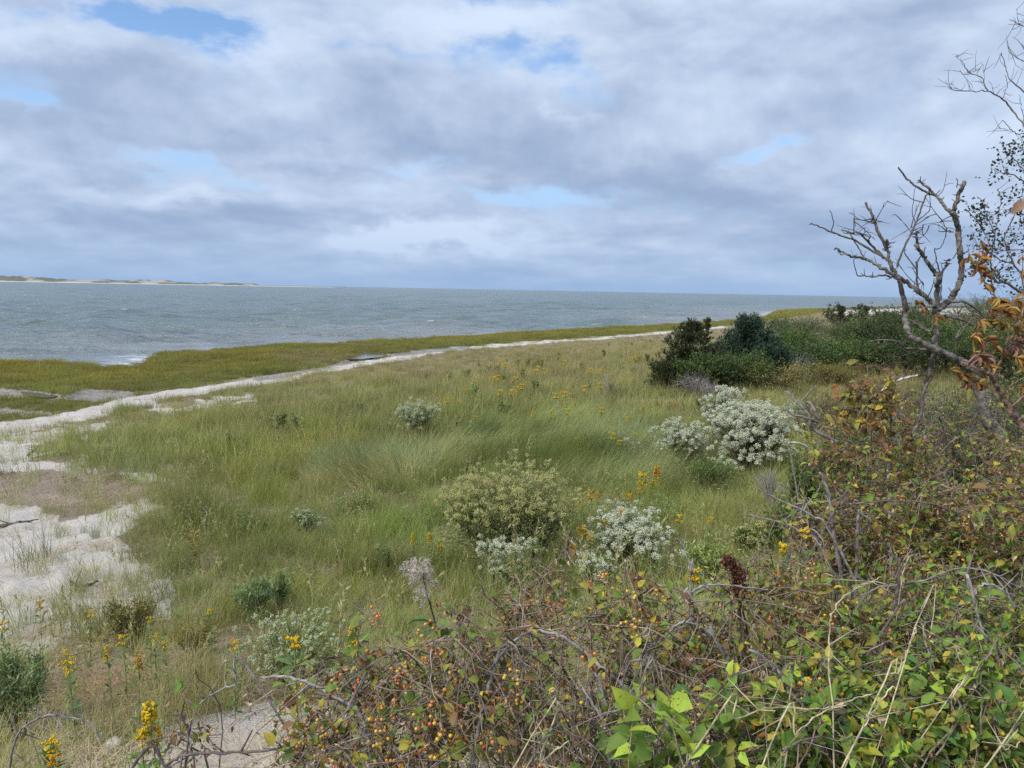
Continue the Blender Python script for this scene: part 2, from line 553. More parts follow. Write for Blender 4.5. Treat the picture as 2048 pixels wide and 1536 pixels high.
# ------------------------------------------------------------------ what covers the ground where
MEADOW_PX = [(1450, 657), (1350, 665.5), (1250, 674), (1150, 682), (1024, 692), (950, 697.5), (880, 706), (800, 720), (720, 733), (640, 746),
             (560, 764), (490, 775), (410, 785), (320, 802), (240, 822), (180, 838), (110, 850), (40, 868), (-100, 900), (-900, 1060)]
SAND_STRIP = [p for p in SAND_PX if p[0] <= 1450] + MEADOW_PX
SAND_STRIP = [(x, y) for x, y in SAND_STRIP]
FAR_SAND = [(1640, 629), (1680, 621), (1800, 617), (1990, 616), (1990, 628), (1760, 631)]
SAND_UPPER = [(0, 880), (90, 858), (215, 840), (215, 854), (130, 868), (50, 900), (30, 925), (-100, 940), (-300, 930)]
SAND_NEAR = [(-900, 1010), (0, 1016), (70, 1018), (130, 1048), (235, 1008), (300, 1000), (335, 1018), (240, 1055), (250, 1110), (340, 1150), (350, 1195), (210, 1235), (120, 1285),
             (70, 1335), (-60, 1345), (-900, 1500)]
SAND_SPOTS = [[(235, 945), (300, 940), (345, 955), (330, 968), (250, 965)], [(300, 905), (335, 915), (340, 935), (310, 930)], [(0, 905), (80, 905), (60, 938), (0, 945)],
              [(300, 815), (360, 812), (430, 800), (500, 790), (520, 800), (400, 822), (310, 835)], [(230, 1000), (290, 995), (290, 1015), (240, 1020)], [(300, 1180), (360, 1185), (330, 1240), (270, 1230)]]
GRAVEL = [(285, 1490), (330, 1440), (440, 1415), (560, 1395), (660, 1420), (700, 1536), (640, 1800), (200, 1800), (220, 1560)]
REDTHATCH = [(150, 1385), (230, 1350), (300, 1395), (290, 1440), (180, 1450)]
WRACK = [(-300, 945), (0, 945), (90, 935), (180, 950), (300, 975), (330, 990), (200, 1005), (130, 1040), (70, 1012), (-300, 1005)]
MUD = [(-400, 775), (-100, 770), (0, 771), (60, 776), (118, 783), (125, 792), (160, 775), (250, 778), (330, 781), (250, 793), (190, 800), (110, 797), (60, 793), (0, 797), (-400, 800)]
MUD2 = [(-300, 812), (0, 811), (50, 815), (104, 818), (104, 832), (0, 829), (-300, 835)]
MUD3 = [(500, 752), (545, 744), (640, 736), (690, 718), (720, 706), (780, 704), (860, 696), (940, 690), (940, 697), (850, 707), (770, 715), (700, 726), (640, 740), (560, 757), (510, 762)]


def soft_poly(x, y, z, polys, amp=9.0, fr=1.0, seed=40, rep=5):
    """share of a spot covered by a patch, its rim broken up by noise that lies on the ground"""
    px, py = proj(x, y, z)
    far = np.hypot(x, y)
    ppm = F / np.maximum(far, 1)                       # photo pixels per metre there
    s = np.zeros(np.shape(px))
    g = np.random.default_rng(seed)
    for k in range(rep):
        dx = (fbm(x * fr, y * fr, seed, 4) - .5) * amp * 2.5 + g.normal() * amp * .25
        dy = (fbm(x * fr + 71, y * fr + 13, seed + 5, 4) - .5) * amp * 1.2 + g.normal() * amp * .12
        q = np.zeros(np.shape(px), bool)
        for p in polys: q |= inpoly(px + dx, py + dy, p)
        s += q
    return s / rep


def cover_masks(x, y, z):
    sand = soft_poly(x, y, z, [SAND_STRIP, FAR_SAND], 7, 0.6, 41)
    near = soft_poly(x, y, z, [SAND_NEAR, SAND_UPPER] + SAND_SPOTS, 34, 1.6, 43)
    pxx, pyy = proj(x, y, z)
    thin = np.clip(1 - (pxx - 40) / 430, 0, 1) * sstep(838, 870, pyy) * sstep(1330, 1260, pyy) * sstep(.30, .62, fbm(x * 1.1, y * 1.1, 59, 4))
    near = np.maximum(near, .8 * thin)
    grav = soft_poly(x, y, z, [GRAVEL], 30, 2.2, 45)
    wrack = soft_poly(x, y, z, [WRACK], 16, 1.2, 47)
    mud = soft_poly(x, y, z, [MUD, MUD2, MUD3], 4, 0.5, 49)
    red = soft_poly(x, y, z, [REDTHATCH], 26, 2.0, 51)
    return dict(sand=sand, near=near, gravel=grav, wrack=wrack, mud=mud, red=red)


# ------------------------------------------------------------------ ground
def polar_grid(az0, az1, na, r0, r1, nr):
    az_ = np.linspace(R(az0), R(az1), na); r_ = np.geomspace(r0, r1, nr)
    rr, aa = np.meshgrid(r_, az_, indexing='ij')
    x = rr * np.sin(aa); y = rr * np.cos(aa)
    i = (np.arange(nr - 1)[:, None] * na + np.arange(na - 1)[None]).ravel()
    f = np.stack([i, i + na, i + na + 1, i + 1], -1)
    return x.ravel(), y.ravel(), f[:, ::-1]


gx, gy, gf = polar_grid(-85, 85, 620, 0.35, 1400, 640)
gz = height(gx, gy)
mk = cover_masks(gx, gy, gz)
sm_g = sdist(gx, gy, SAND); sw_g = sdist(gx, gy, WATER)
marsh_w = ((sm_g < 0) & (sw_g > -0.5)).astype(float)
# ripples and foot-worn dimples in the loose sand, a lower floor in the mud flats
loose = np.clip(mk['sand'] + mk['near'], 0, 1)
gz = gz + loose * ((fbm(gx * 3.1, gy * 3.1, 61, 3) - .5) * 0.15 + (fbm(gx * 8, gy * 8, 63, 2) - .5) * 0.07) * (np.hypot(gx, gy) < 60) - 0.20 * mk['mud'] * marsh_w
mb = MB()
mb.add(np.stack([gx, gy, gz], -1), gf, np.stack([np.clip(mk['sand'] + mk['near'] + mk['gravel'] * .75, 0, 1), np.maximum(mk['mud'], 0), marsh_w], -1))


def ground_mat():
    m, nt = new_mat('ground_surface'); T = NT(nt)
    w = T.attr('col'); s = T.n('ShaderNodeSeparateColor'); T.lk(w, s.inputs[0])
    w2 = T.attr('col2'); s2 = T.n('ShaderNodeSeparateColor'); T.lk(w2, s2.inputs[0])
    tc = T.n('ShaderNodeTexCoord'); O = tc.outputs['Object']
    big = T.noise(O, 0.7, 5, 0.6); mid = T.noise(O, 5, 6, 0.65, 0.5); fin = T.noise(O, 45, 5, 0.7); grain = T.noise(O, 260, 3, 0.7)
    soil = T.mix(T.ss(mid, .35, .65), (0.135, 0.10, 0.062), (0.26, 0.20, 0.125))
    soil = T.mix(T.m('MULTIPLY', T.ss(fin, .45, .7), .6), soil, (0.33, 0.27, 0.18))
    sand = T.mix(T.ss(big, .3, .7), (0.42, 0.375, 0.32), (0.53, 0.485, 0.43))
    sand = T.vm('SCALE', sand, s=T.m('MULTIPLY_ADD', T.m('ADD', grain, mid), .22, .80))
    sand = T.mix(T.m('MULTIPLY', T.ss(fin, .62, .72), .5), sand, (0.30, 0.22, 0.16))
    mud = T.mix(T.ss(mid, .4, .6), (0.20, 0.175, 0.145), (0.30, 0.27, 0.235))
    marsh = T.mix(T.ss(mid, .35, .65), (0.075, 0.062, 0.022), (0.13, 0.115, 0.035))
    wr = T.mix(T.ss(fin, .4, .62), (0.15, 0.105, 0.075), (0.30, 0.23, 0.17))
    red = T.mix(T.ss(fin, .4, .62), (0.16, 0.085, 0.05), (0.30, 0.19, 0.12))
    brk = T.m('MULTIPLY_ADD', T.m('SUBTRACT', mid, .5), .9, 0.0)
    f = lambda a: T.ss(T.m('ADD', a, brk), .35, .65)
    c = T.mix(f(s.outputs[2]), soil, marsh)
    c = T.mix(f(s.outputs[0]), c, sand)
    c = T.mix(f(s.outputs[1]), c, mud)
    c = T.mix(T.m('MULTIPLY', f(s2.outputs[0]), .85), c, wr)
    c = T.mix(f(s2.outputs[1]), c, red)
    peb = T.n('ShaderNodeTexVoronoi'); T.lk(O, peb.inputs['Vector']); peb.inputs['Scale'].default_value = 38
    pc = T.mix(peb.outputs['Color'], (0.30, 0.27, 0.23), (0.62, 0.57, 0.50))
    c = T.mix(T.m('MULTIPLY', s2.outputs[2], T.m('MULTIPLY', T.ss(peb.outputs['Distance'], .42, .3), T.ss(mid, .4, .6))), c, pc)
    rough = T.m('MULTIPLY_ADD', s.outputs[1], -.45, .95)
    hgt = T.m('ADD', T.m('ADD', fin, T.m('MULTIPLY', mid, 1.5)), T.m('MULTIPLY', T.m('MULTIPLY', s2.outputs[2], T.ss(peb.outputs['Distance'], .5, .1)), .6))
    T.out(T.bsdf(c, rough, 0.25, T.bump(hgt, 0.9, 0.032)))
    return m


ground = mb.build('ground', ground_mat(), smooth=True)
tag(ground, 'sandy shore with meadow soil, bank and tidal flat', 'ground', kind='structure')
a2 = ground.data.attributes.new('col2', 'FLOAT_COLOR', 'POINT')
a2.data.foreach_set('color', np.stack([mk['wrack'], mk['red'], mk['gravel'], np.ones_like(gx)], -1).astype(np.float32).ravel())

# ------------------------------------------------------------------ sea
wx, wy, wf = polar_grid(-72, 72, 760, 14, 45000, 760)
wr_ = np.hypot(wx, wy)
wz = np.zeros_like(wx)
g = np.random.default_rng(5)
swd = -sdist(wx, wy, WATER)                           # metres off shore
sp_ = wr_ * 0.0109
for k in range(34):
    lam = 0.9 * 1.125 ** k
    th = R(205) + g.normal() * 0.55
    amp = 0.020 * lam ** 0.66
    ph = g.uniform(0, 6.28)
    fade = sstep(2.2, 4.5, lam / np.maximum(sp_, 1e-6)) if lam < 60 else 1
    q = (wx * math.sin(th) + wy * math.cos(th)) * 2 * math.pi / lam + ph + 1.7 * (vnoise(wx / lam / 3, wy / lam / 3, 200 + k) - .5)
    env = 0.35 + 1.3 * vnoise(wx / lam / 2.5, wy / lam / 2.5, 300 + k)
    c_ = np.cos(q)
    wz += amp * env * fade * (c_ + 0.25 * np.cos(2 * q)) * (0.35 + 0.65 * sstep(0, 14, swd)) * min(1, (9 / lam) ** 0.8)
wz = np.where(swd < 1.5, np.minimum(wz, 0.12), wz)
mb = MB()
mb.add(np.stack([wx, wy, wz], -1), wf, np.stack([np.clip(swd / 60, 0, 1), np.clip(swd / 8, 0, 1), np.clip(wz * 2.5 + .5, 0, 1)], -1))


def water_mat(still=False):
    m, nt = new_mat('still_water' if still else 'sea_water'); T = NT(nt)
    tc = T.n('ShaderNodeTexCoord'); O = tc.outputs['Object']
    if still:
        n = T.noise(O, 6, 3, .5)
        T.out(T.bsdf((0.10, 0.095, 0.08), 0.07, 0.5, T.bump(n, 0.12, 0.01), IOR=1.33))
        return m
    rot = T.n('ShaderNodeMapping'); rot.inputs['Rotation'].default_value = (0, 0, R(-24)); rot.inputs['Scale'].default_value = (0.55, 1.6, 1)
    T.lk(O, rot.inputs[0]); V = rot.outputs[0]
    a = T.noise(V, 1.3, 5, .6, .6); b = T.noise(V, 0.28, 4, .6, .4); c = T.noise(V, 5.0, 4, .6)
    h = T.m('ADD', T.m('MULTIPLY', a, .5), T.m('ADD', T.m('MULTIPLY', b, 1.4), T.m('ADD', T.m('MULTIPLY', c, .06), T.m('ADD', T.m('MULTIPLY', T.noise(V, .075, 3, .55, .5), 5.5), T.m('MULTIPLY', T.noise(V, .022, 2, .5, .4), 14.0)))))
    w = T.attr('col'); s = T.n('ShaderNodeSeparateColor'); T.lk(w, s.inputs[0])
    base = T.mix(s.outputs[0], (0.225, 0.235, 0.235), (0.115, 0.150, 0.150))
    big = T.noise(O, 0.012, 4, .6)
    base = T.mix(T.ss(big, .35, .7), base, (0.105, 0.160, 0.150))
    # white caps on the steeper crests, lace of foam at the bank
    caps = T.m('MULTIPLY', T.m('MULTIPLY', T.ss(T.noise(V, .42, 3, .55, .8), .67, .72), T.ss(a, .5, .6)), T.ss(s.outputs[1], .1, .5))
    rim = T.m('SUBTRACT', 1.0, T.ss(s.outputs[1], .03, .6))
    lace = T.m('MULTIPLY', rim, T.ss(T.noise(V, 1.1, 5, .7, 1.0), .43, .60))
    foam = T.m('MAXIMUM', caps, T.m('MULTIPLY', lace, .7), clamp=True)
    col = T.mix(foam, base, (0.80, 0.83, 0.86))
    rough = T.m('MULTIPLY_ADD', foam, .5, .22)
    T.out(T.bsdf(col, rough, .5, T.bump(h, 1.0, 1.25), IOR=1.33))
    return m


sea = mb.build('water', water_mat(), smooth=True)
tag(sea, 'grey-blue choppy bay with small white caps', 'sea', kind='structure')

# tidal pools lying in the flats behind the marsh bank
M_POOL = water_mat(True)


def pool(pxs, z, label):
    P = plane_pts(pxs, z)
    n = len(P)
    P2 = np.vstack([smooth_path(np.vstack([P, P[:1]]), 4)])[:-1]
    c = P2.mean(0)
    v = np.vstack([[*c, z], np.c_[P2, np.full(len(P2), z)]])
    k = len(P2)
    f = np.stack([np.zeros(k, int), 1 + np.arange(k), 1 + (np.arange(k) + 1) % k], -1)
    m_ = MB(); m_.add(v, f, (0.1, 0.1, 0.1))
    o = m_.build('tidal_pool_water', M_POOL, origin=(c[0], c[1], z))
    tag(o, label, 'pool', kind='structure')


pool([(40, 783), (75, 779), (118, 780), (122, 788), (100, 795), (60, 792)], 0.34, 'small bright tidal pool at the left edge')
pool([(675, 713), (700, 708), (770, 707), (764, 713), (720, 718), (690, 718)], 0.42, 'thin bright tidal pool behind the marsh bank')
pool([(855, 700), (900, 694), (1000, 687), (1080, 684), (1150, 681), (1140, 685), (1050, 690), (960, 696), (880, 703)], 0.475, 'long narrow tidal pool beside the sand strip')

# ------------------------------------------------------------------ dunes across the water
def far_dunes():
    nx, ny = 700, 26
    px = np.linspace(-700, 668, nx)
    D0 = np.interp(px, [-700, 0, 490, 668], [2350, 2500, 2950, 3400])
    prof = np.interp(px, [-700, -300, 0, 30, 60, 110, 160, 180, 240, 330, 420, 432, 452, 475, 492, 560, 668], [13, 12, 10.5, 8.5, 8, 8.5, 7, 7, 8, 6.2, 4.2, 6.6, 7.8, 6.5, 2.2, 1.2, 0.2])
    prof = prof * (0.5 + 0.62 * vnoise(px / 26, px * 0, 71) + 0.25 * vnoise(px / 9, px * 0, 73))
    V = []; C = []
    for j in range(ny):
        t = j / (ny - 1)
        for_ = D0 + t * 260
        x = (px - 1024) / F * D0
        s = np.interp(t, [0, .08, .18, .5, .8, 1], [0, .10, .14, .8, 1, .2])
        hm = prof * for_ / F
        bump = 0.7 + 0.6 * fbm(px / 30 + j * .21, np.full(nx, j * .35), 77, 3)
        z = np.where(s < .13, np.minimum(1.6, hm) * s * 9, hm * s * bump) - (0.8 if j == 0 else 0)
        V.append(np.stack([x, for_, z], -1))
        veg = sstep(.36, .50, fbm(px / 34 + t * 2, np.full(nx, t * 3.5), 79, 4)) * (t > .16) * np.where(px > 485, .3, 1)
        sandc = np.array([0.33, 0.30, 0.26]) if t > .16 else np.array([.5, .46, .42]); vegc = np.array([0.135, 0.145, 0.11])
        C.append(sandc * (1 - veg[:, None]) + vegc * veg[:, None])
    m_ = MB()
    i = (np.arange(ny - 1)[:, None] * nx + np.arange(nx - 1)[None]).ravel()
    m_.add(np.concatenate(V), np.stack([i, i + 1, i + nx + 1, i + nx], -1), np.concatenate(C))
    mm, nt = new_mat('dune_surface'); T = NT(nt)
    T.out(T.bsdf(T.attr('col'), .9, .1))
    o = m_.build('hills', mm, smooth=True)
    tag(o, 'low sandy dunes across the bay', 'hills', kind='structure')


far_dunes()

# ------------------------------------------------------------------ grasses: nobody could count the blades, so each sward is one object
def blades(nb, rad, L, lean, curl, w, seg, g, bias=None, spread=3.2, dry=(0.0, 0.5), tipdry=0.35, power=0.7):
    az_ = g.uniform(0, 2 * np.pi, nb) if bias is None else bias + g.normal(size=nb) * spread
    rr = rad * np.sqrt(g.uniform(0, 1, nb)); pa = g.uniform(0, 2 * np.pi, nb)
    base = np.stack([rr * np.cos(pa), rr * np.sin(pa), np.full(nb, -0.02)], -1)
    Ls = g.uniform(*L, nb); le = np.abs(g.normal(lean[0], lean[1], nb)); cu = g.uniform(*curl, nb)
    t = np.linspace(0, 1, seg + 1)
    th = le[:, None] + cu[:, None] * t[None] ** 1.4
    dt = 1 / seg
    hx = np.concatenate([np.zeros((nb, 1)), np.cumsum(np.sin((th[:, 1:] + th[:, :-1]) / 2) * dt, 1)], 1) * Ls[:, None]
    hz_ = np.concatenate([np.zeros((nb, 1)), np.cumsum(np.cos((th[:, 1:] + th[:, :-1]) / 2) * dt, 1)], 1) * Ls[:, None]
    hz_ = np.maximum(hz_, -0.0 + 0.012 * t[None])
    dirh = np.stack([np.cos(az_), np.sin(az_), np.zeros(nb)], -1)
    sa = az_ + np.pi / 2 + g.normal(size=nb) * 0.7
    side = np.stack([np.cos(sa), np.sin(sa), np.zeros(nb)], -1)
    sway = g.normal(size=nb) * 0.10
    c = base[:, None] + dirh[:, None] * hx[..., None] + np.array([0, 0, 1.0]) * hz_[..., None] + side[:, None] * (sway[:, None] * Ls[:, None] * t[None] ** 2)[..., None]
    ws = g.uniform(*w, nb)[:, None] * np.maximum((1 - t[None]) ** power, 0.08)
    v = np.stack([c - side[:, None] * ws[..., None] / 2, c + side[:, None] * ws[..., None] / 2], 2).reshape(-1, 3)
    k = np.arange(nb)[:, None] * 2 * (seg + 1) + np.arange(seg)[None] * 2
    f = np.stack([k, k + 1, k + 3, k + 2], -1).reshape(-1, 4)
    dr = np.clip(g.uniform(*dry, nb)[:, None] + tipdry * t[None] ** 2 * g.uniform(0.2, 1, nb)[:, None], 0, 1)
    return v, f, np.repeat(dr.reshape(-1), 2)


def proto(name, parts, k):
    m_ = MB()
    for v, f, d_ in parts:
        m_.add(v, f, np.stack([d_, d_, d_], -1))
    return m_.build(name, M_GRASS, link=False)


def seedheads(nb, L, g):
    """tall thin culms with a drooping seed head"""
    v, f, d_ = blades(nb, 0.16, L, (0.10, 0.08), (0.1, 0.6), (0.003, 0.004), 6, g, dry=(0.75, 1.0), tipdry=0.0, power=0.15)
    ends = v.reshape(nb, 7, 2, 3)[:, -1].mean(1); prev = v.reshape(nb, 7, 2, 3)[:, -2].mean(1)
    m_ = MB()
    ax = unit(ends - prev)
    for j in range(16):
        p = ends - ax * (j * 0.011)
        a = unit(ax * 0.8 + g.normal(size=(nb, 3)) * 0.45)
        place(m_, SLIM_V, SLIM_T, p, a, rand_dirs(nb, g), 0.045, np.array([.9, .9, .9]), W=0.045)
    hv = np.concatenate(m_.v); hf = np.concatenate(m_.f3)
    return (v, f, d_), (hv, hf, np.full(len(hv), 0.9))


def scatter(name, label, cat, protos, P, rot, scl, idx, tint, straw):
    c = bpy.data.collections.new(name + '_tufts')
    for p in protos: c.objects.link(p)
    me = bpy.data.meshes.new(name)
    n = len(P)
    me.vertices.add(n); me.vertices.foreach_set('co', np.asarray(P, np.float32).ravel())
    def at_(nm, typ, key, val):
        a = me.attributes.new(nm, typ, 'POINT'); a.data.foreach_set(key, np.ascontiguousarray(val).ravel())
    at_('rot', 'FLOAT_VECTOR', 'vector', np.asarray(rot, np.float32))
    at_('scl', 'FLOAT_VECTOR', 'vector', np.asarray(scl, np.float32))
    at_('idx', 'INT', 'value', np.asarray(idx, np.int32))
    at_('tint', 'FLOAT_COLOR', 'color', np.c_[tint, np.ones(n)].astype(np.float32))
    at_('straw', 'FLOAT_COLOR', 'color', np.c_[straw, np.ones(n)].astype(np.float32))
    o = bpy.data.objects.new(name, me); COL.objects.link(o)
    ng = bpy.data.node_groups.new(name + '_spread', 'GeometryNodeTree')
    ng.interface.new_socket('Geometry', in_out='INPUT', socket_type='NodeSocketGeometry')
    ng.interface.new_socket('Geometry', in_out='OUTPUT', socket_type='NodeSocketGeometry')
    G = NT(ng)
    gi = G.n('NodeGroupInput'); go = G.n('NodeGroupOutput')
    ci = G.n('GeometryNodeCollectionInfo'); ci.inputs['Collection'].default_value = c
    ci.inputs['Separate Children'].default_value = True; ci.inputs['Reset Children'].default_value = True
    ip = G.n('GeometryNodeInstanceOnPoints'); ip.inputs['Pick Instance'].default_value = True
    def na(nm, typ):
        q = G.n('GeometryNodeInputNamedAttribute', data_type=typ); q.inputs['Name'].default_value = nm
        return q.outputs[0]
    er = G.n('FunctionNodeEulerToRotation')
    G.lk(na('rot', 'FLOAT_VECTOR'), er.inputs[0])
    G.lk(gi.outputs[0], ip.inputs['Points']); G.lk(ci.outputs[0], ip.inputs['Instance'])
    G.lk(na('idx', 'INT'), ip.inputs['Instance Index']); G.lk(er.outputs[0], ip.inputs['Rotation']); G.lk(na('scl', 'FLOAT_VECTOR'), ip.inputs['Scale'])
    G.lk(ip.outputs[0], go.inputs[0])
    md = o.modifiers.new('spread', 'NODES'); md.node_group = ng
    tag(o, label, cat, kind='stuff')
    return o


def wedge(D0, D1, rho, g, az_=46):
    """random spots with rho(D) per square metre"""
    Ds = np.linspace(D0, D1, 400); w = rho(Ds) * Ds
    cum = np.concatenate([[0], np.cumsum((w[1:] + w[:-1]) / 2 * np.diff(Ds))]) * 2 * R(az_)
    n = int(cum[-1])
    D = np.interp(g.uniform(0, cum[-1], n), cum, Ds); a = g.uniform(-R(az_), R(az_), n)
    return D * np.sin(a), D * np.cos(a)


def blob_px(px, py, cx, cy, sx, sy):
    return np.exp(-((px - cx) / sx) ** 2 - ((py - cy) / sy) ** 2)


def lay(base, *adds):
    c = np.array(base, float)[None] * np.ones((len(adds[0][1]), 1))
    for col_, w in adds:
        w = np.clip(w, 0, 1)[:, None]
        c = c * (1 - w) + np.array(col_)[None] * w
    return c


def euler(n, g, tilt=0.12):
    return np.stack([g.normal(size=n) * tilt, g.normal(size=n) * tilt, g.uniform(0, 6.283, n)], -1)


G1 = np.random.default_rng(101)
STRAW = (0.46, 0.40, 0.22)
LODGED = [(960, 850), (1050, 840), (1180, 835), (1310, 880), (1330, 960), (1290, 985), (1150, 985), (1060, 960), (1000, 930), (900, 950), (760, 975), (640, 965), (640, 930), (800, 930), (930, 890)]

# --- meadow grass -------------------------------------------------
near_p = [proto('meadow_tuft', [blades(74, .27, (.24, .52), (.28, .2), (.3, 1.3), (.0035, .006), 4, G1, dry=(0, .45), bias=0.1, spread=2.6)], k) for k in range(5)]
near_p += [proto('meadow_tuft', [blades(60, .24, (.28, .58), (.2, .15), (.2, .9), (.0035, .0055), 4, G1, dry=(.05, .5)),
                                 *seedheads(5, (.55, .85), G1)], k) for k in range(3)]
far_p = [proto('meadow_tuft', [blades(64, .55, (.30, .58), (.3, .2), (.3, 1.2), (.010, .018), 3, G1, dry=(0.05, .6), bias=0.1, spread=2.4)], k) for k in range(5)]
far_p += [proto('meadow_tuft', [blades(46, .5, (.30, .5), (.3, .2), (.3, 1.2), (.010, .016), 3, G1, dry=(0.05, .6)),
                                blades(14, .5, (.55, .85), (.15, .1), (.1, .5), (.006, .009), 3, G1, dry=(.7, 1), tipdry=0)], k) for k in range(3)]
def weed(g, n=34, H=(.2, .4), leaf=.036):
    out = []
    m_ = MB(); k = 6
    ang = g.uniform(0, 6.28, k); L = g.uniform(*H, k)
    tip = np.stack([np.cos(ang) * L * .35, np.sin(ang) * L * .35, L], -1)
    u = g.uniform(.25, 1, (k, n)); P = (tip[:, None] * u[..., None] ** [1.3]).reshape(-1, 3); P[:, 2] = (tip[:, None, 2] * u).ravel()
    place(m_, LEAF_V * [1, .8, 1], LEAF_T, P, unit(rand_dirs(len(P), g) * [1, 1, .4] + [0, 0, .3]), rand_dirs(len(P), g) * .6 + [0, 0, 1], leaf * g.uniform(.6, 1.3, len(P)), np.zeros(3))
    v = np.concatenate(m_.v); f = np.concatenate(m_.f3)
    return [(v, f, np.repeat(g.uniform(0, .3, len(P)), len(LEAF_V)))]


wee_p = [proto('weed_tuft', weed(G1), k) for k in range(3)]
wee_f = [proto('weed_tuft', weed(G1, 40, (.25, .42), .08), k) for k in range(2)]
x1, y1 = wedge(3.2, 24, lambda D: np.interp(D, [3, 8, 14, 24], [26, 24, 18, 10]), G1)
x2, y2 = wedge(17, 215, lambda D: np.interp(D, [17, 24, 40, 80, 215], [3.0, 6.0, 4.2, 1.5, .5]), G1)
x = np.r_[x1, x2]; y = np.r_[y1, y2]; isfar = np.r_[np.zeros(len(x1), bool), np.ones(len(x2), bool)]
z = height(x, y); px, py = proj(x, y, z); D = np.hypot(x, y)
mk3 = cover_masks(x, y, z); sm3 = sdist(x, y, SAND)
lodge = soft_poly(x, y, z, [LODGED], 22, .8, 55)
dens_ = np.where(sm3 > 0, 1.0, 0.0) * (1 - np.where(px > 480, .86, .94) * np.clip(mk3['sand'], 0, 1)) * (1 - .93 * sstep(.15, .9, mk3['near'])) * (1 - .88 * mk3['gravel']) * (1 - .9 * mk3['wrack']) * (1 - .97 * mk3['red']) * (1 - .93 * lodge)
edge = np.clip(1 - (px - 60) / 420, 0, 1) * sstep(840, 900, py) * sstep(1400, 1250, py)          # thinner towards the beach
dens_ *= 1 - .72 * edge * sstep(.35, .6, fbm(x * .8, y * .8, 91, 3))
dens_ *= 1 - .55 * sstep(.52, .66, fbm(x * 1.6, y * 1.6, 95, 3)) * (D < 24)
bank_u = y * .85 - x * .55
dens_ *= np.where(bank_u < 4.2, .75, 1)
dens_ *= 1 - .6 * sstep(1230, 1330, py) * sstep(700, 500, px)
keep = G1.uniform(size=len(x)) < dens_
x, y, z, px, py, D, isfar, sm3 = [q[keep] for q in (x, y, z, px, py, D, isfar, sm3)]
n = len(x)
nz = fbm(x * .22, y * .22, 97, 3); nz2 = fbm(x * 1.1, y * 1.1, 99, 3)
tint = lay((0.275, 0.262, 0.105),
           ((0.314, 0.275, 0.147), sstep(820, 730, py)),
           ((0.346, 0.301, 0.166), sstep(.5, .7, nz) * sstep(900, 760, py)),
           ((0.256, 0.288, 0.147), .8 * sstep(.55, .4, nz2) * sstep(860, 760, py)),
           ((0.262, 0.288, 0.096), sstep(.42, .62, nz2) * sstep(800, 900, py)),
           ((0.346, 0.301, 0.096), .9 * sstep(.55, .68, nz) * sstep(800, 900, py)),
           ((0.211, 0.288, 0.109), blob_px(px, py, 1150, 920, 300, 90)),
           ((0.198, 0.275, 0.090), .8 * blob_px(px, py, 860, 1080, 260, 90)),
           ((0.230, 0.269, 0.070), .75 * blob_px(px, py, 520, 1120, 260, 110)),
           ((0.301, 0.326, 0.179), .7 * np.clip(1 - px / 420, 0, 1) * sstep(860, 900, py) * sstep(1060, 980, py)),
           ((0.384, 0.307, 0.179), .8 * sstep(1240, 1330, py) * sstep(700, 450, px)),
           ((0.294, 0.205, 0.115), .7 * blob_px(px, py, 1700, 745, 140, 26)),
           ((0.346, 0.282, 0.115), .6 * blob_px(px, py, 1690, 780, 180, 50)))
tint = tint * np.where(py[:, None] > 770, [.84, .93, .56], [1.0, .93, .72])
tint = tint * (.64 + .72 * sstep(.28, .72, fbm(x * .9, y * .9, 119, 4)))[:, None]
tint *= G1.uniform(.72, 1.25, (n, 1)) * G1.uniform(.92, 1.08, (n, 3))
clump = .55 + .95 * sstep(.3, .7, fbm(x * 1.25, y * 1.25, 117, 3))
scl = G1.uniform(.72, 1.2, n) * np.where(isfar, np.interp(D, [20, 80, 215], [1.0, 1.25, 1.9]), 1.0)
scl *= np.interp(sm3 / np.maximum(D, 1), [0, .12, .4], [.42, .6, 1.0])
scl *= np.interp(D, [22, 45, 100], [1, .8, .62]) * (1 + .25 * sstep(.5, .7, fbm(x * .9, y * .9, 111, 2)))
hz2 = scl * np.where(bank_u[keep] < 6, .8, 1) * clump * np.where(px > 1330, .8, 1)
idx = np.where(isfar, 8 + G1.choice(8, n), G1.choice(8, n, p=[.185, .185, .185, .185, .185, .025, .025, .025]))
wd = (sm3 > 9) & (px > 330) & (G1.uniform(size=n) < .02 + .09 * sstep(.56, .72, fbm(x * .6, y * .6, 115, 3))) & (py < 1330)
idx = np.where(wd, np.where(isfar, 19 + G1.choice(2, n), 16 + G1.choice(3, n)), idx)
wt = pick([((.16, .23, .075), 3), ((.20, .25, .12), 2), ((.10, .16, .05), 2), ((.26, .20, .07), 1)], n, G1)
tint = np.where(wd[:, None], wt, tint)
scatter('grass', 'olive and tan meadow grass covering the shore', 'grass', near_p + far_p + wee_p + wee_f, np.stack([x, y, z], -1), euler(n, G1, .1),
        np.stack([scl, scl, hz2], -1), idx, tint, np.array(STRAW) * [.86, .9, .8] * G1.uniform(.7, 1.1, (n, 1)))

